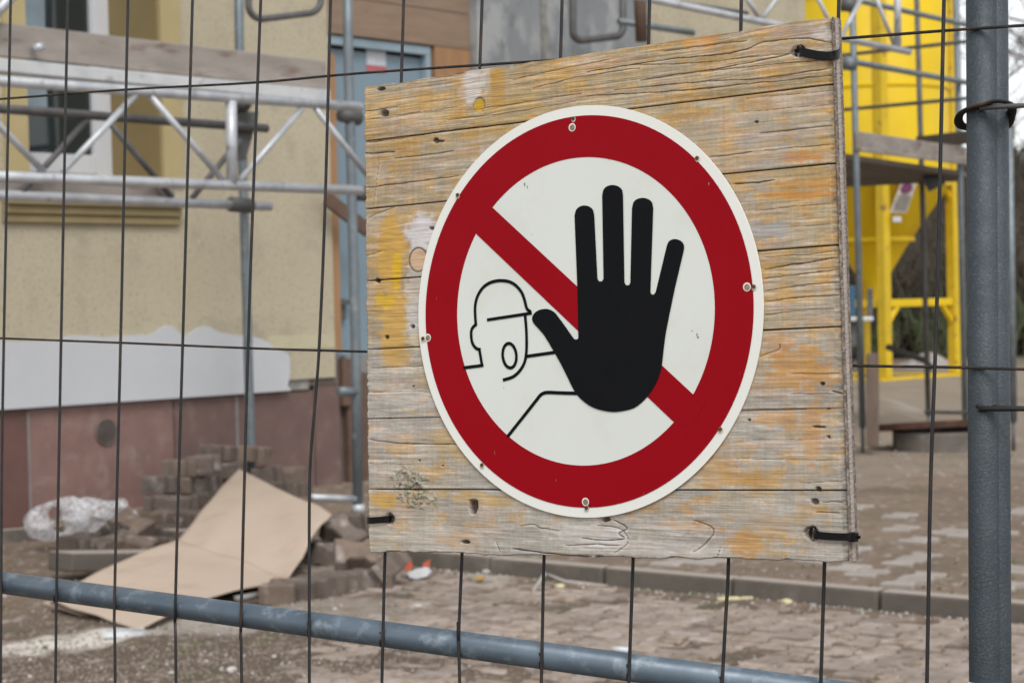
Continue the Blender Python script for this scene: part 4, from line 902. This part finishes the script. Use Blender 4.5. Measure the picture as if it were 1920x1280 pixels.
def plank(k):
    NY = 120
    u = np.linspace(0, 1, NX); v = np.linspace(0, 1, NY)      # v 0 = bottom of the plank
    A = np.zeros((NY, NX)); B = np.zeros((NY, NX))
    yl0, yl1, yr0, yr1 = seamL[k + 1], seamL[k], seamR[k + 1], seamR[k]
    bl, br_, tl, tr_ = mm(xl(yl0), yl0), mm(xr(yr0), yr0), mm(xl(yl1), yl1), mm(xr(yr1), yr1)
    Ug, Vg = np.meshgrid(u, v)
    A = (bl[0] * (1 - Ug) + br_[0] * Ug) * (1 - Vg) + (tl[0] * (1 - Ug) + tr_[0] * Ug) * Vg
    B = (bl[1] * (1 - Ug) + br_[1] * Ug) * (1 - Vg) + (tl[1] * (1 - Ug) + tr_[1] * Ug) * Vg
    gap = .0004
    if k < 6: B = B + gap * np.clip(1 - Vg * 25, 0, 1)
    if k > 0: B = B - gap * np.clip(1 - (1 - Vg) * 25, 0, 1)
    # frayed outline
    A = A + np.where(Ug < .012, (vnoise(A * 0, B, .01, .004, 90, 3) - .5) * .003, 0) + np.where(Ug > .99, -vnoise(A * 0 + 3, B, .01, .0025, 91, 3) * .0016, 0)
    if k == 0: B = B + np.where(Vg > .98, (vnoise(A, B * 0, .03, .01, 92, 4) - .5) * .0035, 0)
    if k == 6: B = B + np.where(Vg < .02, (vnoise(A, B * 0, .02, .01, 93, 4) - .5) * .0045, 0)
    A1, B1 = A, B
    An = Ug * .58 + k * 1.3; Bn = (Vg - .5) * .075 - k * .078   # along the plank's own grain
    # grain coordinate: bends round knots
    gw = Bn + .0045 * (vnoise(An, Bn, .17, .06, 10 + k, 3) - .5)
    knots = [(898, 197, 12, 16), (784, 487, 20, 26), (1310, 60, 24, 24), (790, 440, 20, 20), (1440, 430, 18, 14), (1100, 1010, 60, 26), (1300, 1000, 45, 22)]
    for (kx, ky, rx, ry) in knots:
        c = mm(kx, ky); dx, dy = (A1 - c[0]) / (rx * .0019), (B1 - c[1]) / (ry * .0010)
        gw = gw + np.sign(dy + 1e-6) * -.0045 * np.exp(-(dx ** 2)) * np.exp(-np.abs(dy))
    ridge = [1.0, .45, .40, .8, .5, .35, .45][k]
    g1 = vnoise(An, gw, .14, .0026, 20 + k, 2); g2 = vnoise(An, gw, .05, .0013, 30 + k, 1); g3 = vnoise(An, gw, .25, .006, 40 + k, 2); g4 = vnoise(An, gw, .10, .0017, 45 + k, 1)
    H = (np.abs(g1 - .5) * -2) * .0006 * ridge + (g2 - .5) * .00025 * (ridge + .2) + (g3 - .5) * .0006
    H = H + (vnoise(An, Bn, .16, .03, 50 + k, 3) - .5) * .0012
    up_ = sstep(-.12, .22, B1)
    tan_ = np.array((.44, .325, .175)); grey = np.array((.42, .385, .335)); orange = np.array((.58, .32, .075)); white = np.array((.62, .595, .57)); pink = np.array((.48, .35, .28)); dark = np.array((.05, .036, .028))
    n_a = vnoise(An, Bn, .09, .035, 60 + k, 4)[..., None]; n_b = vnoise(An, Bn, .022, .011, 70 + k, 5, .6)[..., None]; n_c = vnoise(An, gw, .035, .0014, 80, 1)[..., None]; n_d = vnoise(An, gw, .03, .0030, 81 + k, 3)[..., None]
    greyness = np.clip(sstep(.10, -.17, B1)[..., None] * .75 + .20 + (n_a - .5) * 1.5, 0, 1)
    C = tan_ * (1 - greyness) + grey * greyness
    fl0 = vnoise(A1, B1, .003, .002, 189 + k, 2)[..., None]
    om = sstep(.50, .62, n_b * .80 + n_d * .14 + fl0 * .06 + (.5 - greyness) * .12); C = C * (1 - om * .5) + orange * om * .5
    cols = vnoise(An, Bn * 0, .014, 1, 83, 3)[..., None]; om2 = sstep(.54, .62, cols * .45 + n_b * .40 + n_c * .15) * sstep(.02, .16, A1)[..., None]; C = C * (1 - om2 * .32) + orange * om2 * .32
    pk = sstep(.56, .7, vnoise(An, Bn, .05, .012, 84 + k, 3))[..., None]; C = C * (1 - pk * .4) + pink * pk * .4
    wm = sstep(.58, .70, n_d * .6 + n_c * .4); C = C * (1 - wm * .28) + white * wm * .28
    fleck = vnoise(A1, B1, .0022, .0016, 89 + k, 2)[..., None]; blot = vnoise(An, Bn, .045, .028, 101 + k, 4)[..., None]
    C = C * 1.03 * (.88 + .24 * n_c) * (.86 + .28 * fleck) * (.80 + .42 * blot) * (.90 + .2 * g3[..., None]) * (.93 + .14 * vnoise(An, Bn, .0016, .05, 87, 1)[..., None])
    lo_ = sstep(.07, .0, np.abs(g1 - .5))[..., None] * (.25 + .5 * ridge) * sstep(.35, .6, vnoise(An, Bn, .09, .02, 88 + k, 2))[..., None]; C = C * (1 - lo_ * .45)
    hi_ = sstep(.05, .0, np.abs(g4 - .5))[..., None] * (.2 + .5 * ridge); C = C * (1 - hi_ * .5) + white * hi_ * .5  # thin white ridge highlights painted into the grain colour
    def paint(msk, col_, a):
        nonlocal C
        mk = np.clip(msk, 0, 1)[..., None] * a; C = C * (1 - mk) + np.array(col_) * mk * (.85 + .3 * n_d)
    def PB(*a_, **k_): return blob(A1, B1, *a_, **k_)
    yb = (seamL[k] - 90, seamR[k + 1] + 130)
    def pin(y): return min(seamL[k], seamR[k]) - 70 < y < max(seamL[k + 1], seamR[k + 1]) + 70
    for (x, y, rx, ry, c_, a, rg) in [
        (733, 470, 28, 75, (.60, .36, .09), .95, .7), (738, 610, 27, 85, (.60, .37, .11), .95, .7), (745, 665, 36, 20, (.55, .35, .12), .7, .9), (712, 560, 12, 40, (.5, .32, .1), .6, 1.2),
        (744, 508, 9, 36, (.70, .42, .02), .85, .8), (722, 565, 22, 16, (.72, .45, .03), .75, 1.4), (781, 636, 12, 18, (.66, .42, .04), .8, 1.2),
        (792, 435, 32, 36, (.66, .63, .64), .95, .8), (778, 560, 18, 90, white, .55, 1.6), (780, 600, 16, 50, white, .5, 1.2),
        (885, 160, 26, 36, (.66, .63, .62), .7, 1.1), (862, 172, 12, 50, (.55, .30, .08), .45, 1.2), (932, 165, 14, 50, (.55, .30, .07), .75, .9), (912, 150, 8, 30, white, .5, 1), (955, 200, 60, 60, (.48, .32, .1), .35, 1),
        (1310, 66, 26, 26, (.62, .38, .22), .8, .8), (1330, 70, 14, 26, (.58, .28, .07), .6, .8), (1290, 80, 12, 14, (.6, .33, .06), .5, .8),
        (1525, 100, 36, 12, white, .4, 1.3), (1545, 62, 22, 12, white, .75, 1.2), (1500, 62, 40, 10, pink, .5, 1), (1290, 275, 50, 30, (.4, .36, .3), .4, 1),
        (1495, 295, 34, 10, (.62, .24, .04), .6, 1.4), (1500, 365, 50, 7, (.62, .26, .05), .7, 1.4), (1510, 345, 60, 8, (.58, .25, .05), .5, 1.4), (1430, 290, 40, 60, (.36, .36, .36), .35, 1.4), (1440, 430, 36, 14, (.36, .38, .40), .6, 1.2),
        (1500, 690, 50, 36, (.56, .27, .06), .6, 1.7), (1460, 640, 25, 20, (.6, .28, .08), .5, 1.4), (1520, 810, 14, 60, (.58, .28, .07), .55, 1.3), (1440, 785, 22, 14, (.62, .36, .16), .7, 1), (1480, 790, 14, 22, (.56, .28, .07), .6, 1.2), (1425, 900, 40, 16, (.56, .31, .08), .5, 1.2),
        (1400, 1025, 30, 30, (.56, .30, .08), .75, 1.1), (1440, 985, 36, 22, (.55, .33, .14), .6, 1.3), (1290, 985, 50, 8, (.48, .24, .06), .7, 1.3), (1340, 880, 30, 40, (.56, .32, .1), .55, 1.3), (1255, 985, 60, 14, white, .35, 1.4), (1110, 1005, 70, 26, white, .55, 1.3),
        (722, 938, 30, 16, (.60, .36, .08), .8, .7), (790, 932, 36, 20, (.56, .4, .2), .4, 1.3), (715, 1010, 40, 30, (.5, .47, .40), .5, 1), (870, 830, 60, 36, (.58, .37, .12), .5, 1.2), (760, 745, 60, 20, white, .35, 1.3), (900, 935, 60, 14, (.57, .36, .1), .6, 1.2), (860, 1010, 45, 14, (.5, .26, .06), .5, 1.5),
        (1430, 970, 90, 20, grey, .5, 1.2), (1260, 1030, 120, 16, white, .35, 1.3), (820, 1010, 100, 30, white, .3, 1.2)]:
        if pin(y) or ry > 60: paint(PB(x, y, rx, ry, hard=.3, seed=int(x), rough=rg), c_, a)
    # knots
    def knot(x, y, rx, ry, c_, dep, rim):
        nonlocal H, C
        if not pin(y): return
        b1 = PB(x, y, rx, ry, hard=.08); b2 = PB(x, y, rx * 1.14, ry * 1.14, hard=.05) - b1
        paint(b1, c_, .95); paint(np.clip(b2, 0, 1), dark, rim); H = H - b1 * dep - np.clip(b2, 0, 1) * .0008 * rim
    knot(898, 197, 10, 14, (.60, .36, .03), .0012, .6); knot(784, 487, 17, 22, (.62, .42, .27), .0002, .9)
    # holes
    for (x, y, rx, ry, dp) in [(720, 213, 8, 8, .004), (764, 161, 0, 0, 0), (715, 167, 9, 4, .004), (817, 264, 5, 5, .003), (824, 265, 9, 2, .002), (1496, 97, 10, 10, .012), (1522, 1000, 10, 10, .012), (731, 972, 8, 11, .012), (887, 949, 8, 14, .006), (873, 1016, 8, 4, .004),
                            (708, 527, 6, 5, .003), (725, 632, 4, 4, .003), (773, 612, 4, 4, .003), (809, 428, 5, 3, .002), (775, 724, 2, 2, .002), (830, 873, 2, 2, .002), (786, 863, 2, 2, .002), (1542, 719, 3, 3, .003), (1535, 800, 9, 2, .002), (1553, 819, 2.5, 2.5, .002), (1534, 917, 4, 4, .003), (1528, 940, 6, 5, .002), (1405, 787, 2.5, 2.5, .002), (1418, 229, 2.5, 2.5, .002), (859, 135, 10, 4, .001), (1136, 973, 8, 5, .003)]:
        if rx and pin(y):
            b1 = PB(x, y, rx, ry, hard=.25, seed=int(x + y), rough=.7); H = H - b1 * dp; paint(b1, dark, .88)
            if rx > 6: paint(np.clip(PB(x, y, rx * 1.7, ry * 1.6, hard=.4, seed=9, rough=1.4) - b1, 0, 1), (.34, .29, .25), .5)
    # lichen
    for (x, y) in [(765, 893), (785, 935), (775, 915)]:
        if pin(y):
            b1 = PB(x, y, 30, 16, hard=.5, seed=77, rough=1.5) * sstep(.48, .56, vnoise(A1, B1, .0035, .003, 99, 2)); H = H + b1 * .0012; paint(b1, (.30, .32, .27), .8)
            b3 = PB(x, y, 30, 16, hard=.5, seed=77, rough=1.5) * sstep(.46, .36, vnoise(A1, B1, .0030, .003, 98, 2)); paint(b3, (.10, .09, .08), .6)
    # cracks
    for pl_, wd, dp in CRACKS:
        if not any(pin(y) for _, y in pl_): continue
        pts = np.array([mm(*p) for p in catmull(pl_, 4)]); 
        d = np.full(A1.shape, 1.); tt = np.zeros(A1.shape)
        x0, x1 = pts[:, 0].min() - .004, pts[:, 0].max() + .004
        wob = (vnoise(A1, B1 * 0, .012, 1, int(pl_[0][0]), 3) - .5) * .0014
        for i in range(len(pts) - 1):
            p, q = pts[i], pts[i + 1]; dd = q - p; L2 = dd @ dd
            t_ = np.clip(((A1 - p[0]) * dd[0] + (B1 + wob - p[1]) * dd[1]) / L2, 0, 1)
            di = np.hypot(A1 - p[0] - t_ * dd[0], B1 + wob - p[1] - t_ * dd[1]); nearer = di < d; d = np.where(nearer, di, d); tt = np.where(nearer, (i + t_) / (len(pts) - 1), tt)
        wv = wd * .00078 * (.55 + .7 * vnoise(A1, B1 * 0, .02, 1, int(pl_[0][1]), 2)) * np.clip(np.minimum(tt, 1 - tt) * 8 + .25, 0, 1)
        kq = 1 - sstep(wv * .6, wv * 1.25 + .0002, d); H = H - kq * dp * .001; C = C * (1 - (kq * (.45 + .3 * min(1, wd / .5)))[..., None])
        lip = (1 - sstep(0, .0022, np.abs(d - .0018))) * np.where(B1 < np.interp(A1, np.sort(pts[:, 0]), pts[np.argsort(pts[:, 0]), 1]), 1, 0); C = C + (white * .14) * (lip * (1 - kq))[..., None] * .8  # pale highlight painted along the lower lip of the crack
    # darkened, rounded plank edges
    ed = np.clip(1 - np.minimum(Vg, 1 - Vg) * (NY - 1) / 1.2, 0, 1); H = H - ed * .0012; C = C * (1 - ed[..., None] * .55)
    re = sstep(.978, 1, Ug); H = H - re * re * .002; C = C * (1 - .35 * re[..., None] * vnoise(A1, B1, .004, .002, 95, 2)[..., None] * 2)
    C = np.clip(C, .004, .85)
    # close the plank: wrap the rim back to the rear face
    def pad(Mx_, f): 
        Mx_ = np.vstack([f(Mx_[:1]), Mx_, f(Mx_[-1:])]); return np.hstack([f(Mx_[:, :1]), Mx_, f(Mx_[:, -1:])])
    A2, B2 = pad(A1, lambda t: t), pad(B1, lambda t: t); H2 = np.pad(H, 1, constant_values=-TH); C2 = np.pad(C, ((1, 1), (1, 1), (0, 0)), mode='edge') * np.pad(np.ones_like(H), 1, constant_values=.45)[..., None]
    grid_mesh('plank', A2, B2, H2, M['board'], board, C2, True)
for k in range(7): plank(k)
# ragged layered side edge with pale inner ply
pts_o = []; n_ = 760; col = []
ys = np.linspace(31, 1052, n_); rows = []
for i, y in enumerate(ys):
    f_ = BP(xr(y), y); rows.append(f_)
cs = [-.0005, -.0045, -.0060, -.0080, -.0105, -.0125, -.0150, -.0198]
outm = [.0, .0007, .0004, .0012, .0015, .0008, .0005, -.0002]
mbs = [MB(), MB(), MB()]
def edge_strip(idx, mt, name, amp, seed, tw=0):
    c = [cs[j] for j in idx]; o_ = [outm[j] for j in idx]; X = np.zeros((n_, len(c))); Y = X.copy(); Z = X.copy()
    for i in range(n_):
        for j in range(len(c)):
            X[i, j] = rows[i].x + o_[j] + (random.random() - .4) * amp + tw * .00016 * math.sin(i * .9 + j * 1.6); Y[i, j] = rows[i].y; Z[i, j] = c[j]
    return grid_mesh(name, X[:, ::1], Y, Z, mt, board, None, False)
edge_strip([0, 1, 2], M['endgrain'], 'edge_grain', .0005, 1); edge_strip([2, 3, 4, 5], M['rope'], 'inner_ply', .0004, 2, 1); edge_strip([5, 6, 7], M['endgrain'], 'edge_grain', .0005, 3)
# splinters at the frayed edge
sp = MB()
for _ in range(420):
    y = random.uniform(33, 1050); q = BP(xr(y), y); q.x += -.0004; q.z = random.choice([random.uniform(-.005, .0002), random.uniform(-.019, -.014)]); L_ = random.uniform(.0008, .003); dy = random.gauss(0, .0009)
    sp.add([q, q + V((0, .0004, 0)), q + V((L_, dy, random.gauss(0, .0006)))], [(0, 1, 2)])
for _ in range(60):
    y = random.uniform(165, 1030); q = BP(xl(y), y); q.z = random.uniform(-.003, .0003); sp.add([q, q + V((0, .0004, 0)), q + V((-random.uniform(.0005, .002), random.gauss(0, .0008), .0002))], [(0, 1, 2)])
o = sp.build('splinters', M['rope'], board); o['kind'] = 'stuff'
# splintered fibres round the tie holes
for (x, y) in ((1496, 97), (1522, 1000), (731, 972)):
    mb = MB()
    for _ in range(34):
        a = random.uniform(0, 6.28); c = BP(x + 10 * math.cos(a), y + 11 * math.sin(a)); L_ = random.uniform(.002, .0055); d = V((-math.cos(a) * .5 + random.gauss(0, .4), math.sin(a) * .5 + random.gauss(0, .4), random.uniform(.1, .6))).normalized() * L_
        mb.add([c, c + V((.0005, .0004, 0)), c + d], [(0, 1, 2)])
    o = mb.build('frayed_fibres', M['rope'] if _ else M['rope'], board); o['kind'] = 'stuff'

# ------------------------------------------------------------------ cable ties
def ribbon(name, pts, wdt, th, mt, par):
    pts = [V(p) for p in catmull([tuple(p) for p in pts], 5)]; vs = []; fs = []
    for i, p in enumerate(pts):
        d = (pts[min(i + 1, len(pts) - 1)] - pts[max(i - 1, 0)]).normalized(); up_ = V((0, 1, 0)); up_ = (up_ - d * up_.dot(d)).normalized(); nn = d.cross(up_)
        for a, b_ in ((-1, -1), (1, -1), (1, 1), (-1, 1)): vs.append(p + up_ * a * wdt / 2 + nn * b_ * th / 2)
    for i in range(len(pts) - 1):
        for k in range(4): fs.append((i * 4 + k, i * 4 + (k + 1) % 4, i * 4 + 4 + (k + 1) % 4, i * 4 + 4 + k))
    fs += [(3, 2, 1, 0), tuple(len(vs) - 4 + k for k in range(4))]
    return MB().add(vs, fs).build(name, mt, par, bevel=.0003)
def tie(label, pxs, wdt, back=True):
    t = empty('cable_tie', BM, label, 'cable tie', 'black cable ties holding the board'); bpy.context.view_layer.update()
    pts = [BP(x, y, c) for x, y, c in pxs]; ribbon('strap', pts, wdt, .0013, M['tie'], t); return t
t = tie('wide black cable tie through the upper right corner of the board', [(1490, 94, -.012), (1497, 96, -.002), (1508, 99, .0018), (1535, 104, .0024), (1556, 105, .0022), (1566, 103, -.001), (1574, 100, -.012), (1572, 97, -.026), (1545, 92, -.030)], .0078)
t = tie('black cable tie with square lock at the lower right corner of the board', [(1517, 999, -.012), (1524, 1001, -.002), (1534, 1003, .0016), (1560, 1005, .0020), (1590, 1006, .0018), (1600, 1006, -.003), (1604, 1006, -.014), (1602, 1004, -.027), (1570, 1000, -.030)], .0066)
q = BP(1600, 1006, -.004); MB().box((q.x - .003, q.y - .0042, q.z - .004), (q.x + .0035, q.y + .0042, q.z + .004)).build('lock', M['tie'], t, bevel=.0008)
q = BP(1606, 1006, -.006); MB().tube([q, q + V((.0035, 0, 0))], .0015, 8).build('tail', M['tie'], t)
t = tie('black cable tie through the lower left corner of the board', [(690, 976, -.030), (689, 975, -.018), (691, 975, -.002), (697, 975, .0012), (712, 974, .0014), (724, 973, .0012), (731, 972, -.002), (734, 972, -.012)], .0068)

# ------------------------------------------------------------------ the sign
SGM = BM @ Matrix.Translation((0, 0, .0018)); sign = empty('prohibition_sign', SGM, 'round red and white no entry sign with black raised hand and helmeted head', 'sign')
SC_ = [mm(x, y) for x, y in [(788, 600), (1434, 548), (1113, 200), (1121, 966), (820.6, 420), (991.7, 226.6), (1275, 248), (1381.6, 370), (1414, 440), (1429, 623.4), (1347, 852), (1234, 934), (794.3, 680), (828.4, 786.9), (899.6, 881.8), (976.8, 935.3)]]
SA = np.array(SC_); Am = np.c_[2 * SA, np.ones(len(SA))]; sol = np.linalg.lstsq(Am, (SA ** 2).sum(1), rcond=None)[0]; CX, CY = sol[0], sol[1]; RS = math.sqrt(sol[2] + CX * CX + CY * CY)
print('SIGN', CX, CY, RS)
def circ(r_, n=128): return [(CX + r_ * math.cos(2 * math.pi * k / n), CY + r_ * math.sin(2 * math.pi * k / n)) for k in range(n)]
o = MB().prism(circ(RS, 160), -.0008, .0006).build('sign_plate', M['sign_white'], sign, bevel=.0004)
def rad(pp): return float(np.mean([math.hypot(*(mm(x, y) - np.array((CX, CY)))) for x, y in pp]))
RO = rad([(799, 590), (1417, 550), (1114, 219), (1118, 948)]); RI = rad([(859, 590), (1342, 550), (1113, 296), (1117, 870)])
print('RINGS', RO, RI)
z0, z1 = .0006, .0008
def ringmesh(ra_, rb_, z, n=160):
    a, b_ = circ(ra_, n), circ(rb_, n); vs = [(*p, z) for p in a] + [(*p, z) for p in b_]
    return MB().add(vs, [(k, (k + 1) % n, (k + 1) % n + n, k + n) for k in range(n)])
MB().prism(circ(RI + .004), .0006, .0008).build('white_face', M['sign_face'], sign)
ringmesh(RI, RO, .0010).build('red_ring', M['sign_red'], sign)
def flat(name, ol, z, mt):
    mb = MB(); mb.prism([tuple(mm(x, y)) for x, y in ol], z - .0002, z); return mb.build(name, mt, sign)
flat('red_bar', [(925, 388), (1303.5, 740), (1330, 745), (1300, 800), (1265, 789.5), (893, 436), (880, 410), (900, 378)], .0012, M['sign_red'])
hc = [(288, 830), (283, 590), (269, 225), (275, 200), (292, 182), (318, 175), (345, 182), (362, 200), (367, 225), (383, 540), (388, 550), (398, 555), (408, 551), (414, 542), (407, 125), (412, 99), (430, 80), (458, 73), (488, 80), (507, 99), (511, 125), (518, 560), (524, 571), (533, 574), (542, 571), (548, 560), (556, 190), (562, 162), (580, 144), (610, 137), (640, 145), (657, 163), (662, 190), (648, 608), (652, 617), (660, 620), (668, 617), (675, 606), (730, 377), (738, 357), (754, 346), (775, 343), (800, 352), (814, 370), (816, 392), (810, 420), (770, 590), (745, 710), (727, 800), (717, 870), (707, 960), (700, 1000), (685, 1045), (662, 1090), (632, 1130), (600, 1162), (565, 1186), (520, 1199), (465, 1206), (410, 1199), (360, 1183), (320, 1158), (285, 1125), (262, 1090), (235, 1035), (200, 965), (160, 895), (115, 820), (70, 770), (57, 745), (60, 724), (78, 704), (105, 693), (135, 692), (165, 706), (185, 728), (230, 790), (262, 836), (270, 843), (282, 843), (287, 838)]
hp_ = [(980 + x / 2.668, 320 + y / 2.668) for x, y in hc]
fine = []
for i in range(len(hp_)):   # keep straight runs straight, round the tips
    a, b_ = hp_[i], hp_[(i + 1) % len(hp_)]
    fine.append(a)
    if math.dist(a, b_) < 45:
        z_, d_ = hp_[i - 1], hp_[(i + 2) % len(hp_)]
        if math.dist(z_, a) < 45 and math.dist(b_, d_) < 45: fine.append(tuple((-z_[m] + 9 * a[m] + 9 * b_[m] - d_[m]) / 16 for m in (0, 1)))
flat('hand_symbol', fine, .0016, M['sign_black'])
def stroke(name, pts, wpx, k=6, closed=False):
    pts = [(840 + x / 3.368, 480 + y / 3.368) for x, y in pts]; pp = [np.array(mm(*p)) for p in (catmull(pts, k, closed) if k > 1 else pts)]
    wm = wpx / 2; L_, Rr = [], []; n = len(pp)
    for i in range(n):
        a, b_ = (pp[(i - 1) % n], pp[(i + 1) % n]) if closed else (pp[max(i - 1, 0)], pp[min(i + 1, n - 1)]); d = (b_ - a) / np.linalg.norm(b_ - a); nn = np.array((-d[1], d[0])) * wm
        L_.append(pp[i] + nn); Rr.append(pp[i] - nn)
    vs = [(*p, .0014) for p in L_] + [(*p, .0014) for p in Rr]; m_ = n if closed else n - 1
    MB().add(vs, [(i + n, (i + 1) % n + n, (i + 1) % n, i) for i in range(m_)]).build(name, M['sign_black'], sign)
lw = .0033
stroke('helmet_outline', [(188, 436), (184, 385), (183, 320), (195, 262), (225, 208), (268, 173), (315, 158), (358, 156), (402, 164), (440, 187), (475, 228), (494, 275), (506, 322), (516, 340), (534, 352)], lw)
stroke('helmet_brim', [(258, 403), (541, 360)], lw * .95, 1); stroke('helmet_brim', [(530, 343), (534, 366)], lw * .8, 1)
stroke('head_outline', [(192, 430), (172, 446), (160, 468), (158, 500), (163, 540), (176, 568), (195, 585), (218, 590)], lw); stroke('neck_outline', [(208, 580), (226, 686)], lw, 1); stroke('neck_outline', [(236, 689), (108, 705)], lw, 1)
stroke('face_outline', [(498, 374), (505, 450), (508, 530), (506, 610), (494, 672), (464, 724), (420, 762), (358, 782)], lw)
stroke('shoulder_line', [(505, 633), (690, 607)], lw, 1); stroke('arm_line', [(386, 1140), (480, 1022), (570, 908), (592, 880), (612, 866), (640, 860), (700, 862), (760, 864), (835, 866)], lw * 1.05, 3)
ex = [(400 + 43 * math.cos(t) + 6 * math.sin(t), 628 + 77 * math.sin(t) - 2 * math.cos(t)) for t in np.linspace(0, 2 * math.pi, 24, False)]
stroke('mouth_outline', ex, lw, 2, True)
def disc(name, px, py, rpx, z, mt, n=22, ry=None):
    c = mm(px, py); r_ = rpx * .00055; ry = (ry or rpx) * .00055
    return MB().add([(c[0] + r_ * math.cos(2 * math.pi * k / n), c[1] + ry * math.sin(2 * math.pi * k / n), z) for k in range(n)], [tuple(range(n))]).build(name, mt, sign)
M['hole_wood'] = mat('wood_in_hole', (.36, .28, .19), (.2, .15, .1), 400, .9)
for (x, y) in [(1076, 239.5), (1403.5, 538), (1101, 940), (805.5, 633)]:
    disc('hole_rim', x, y, 7.4, .0013, M['sign_white']); disc('hole', x + .3, y + .4, 5.4, .0015, M['hole_wood'])
for (x, y) in [(1078, 223), (1310, 297), (1416, 537.5), (1353.5, 804), (1103, 951), (907, 871), (796.5, 634.5), (861.5, 366)]:
    disc('rust_stain', x + .4, y + 1.5, 4.6, .00135, M['stain'], ry=5.4); c = mm(x, y)
    MB().tube([(c[0], c[1], .0006), (c[0], c[1], .0024)], [.0021, .0017], 12).build('screw', M['rust'], sign)
M['scratch'] = mat('pale_scratch', (.42, .10, .10), None, 9, .6, 0)
for (x, y, a, b_) in [(931, 848, .7, 4.5), (1046, 900, .6, 3), (1145, 300, .7, .7), (822, 560, .5, 4), (1368, 430, .6, .6), (1290, 250, .5, 2.5), (1390, 700, .5, 1.6), (880, 780, .6, .6), (1210, 925, .5, 2.2), (1000, 440, .9, .5)]: disc('scratch', x, y, a, .00136, M['scratch'], 8, b_)
for (x, y, a, b_) in [(987, 346, 1.6, 3.2), (992, 351, .8, 3), (1310, 627, 1.2, 2.6), (1312, 632, 2.2, 1.4), (1332, 345, 1, 2.5), (1301, 620, 1.4, .8), (948, 726, 1, 1), (1250, 560, .8, .8)]:
    disc('dirt_speck', x, y, a, .00131, mat('dirt_speck_%d' % 1, (.30, .29, .24), None, 9) if 'dirt_speck_1' not in bpy.data.materials else bpy.data.materials['dirt_speck_1'], 9, b_)
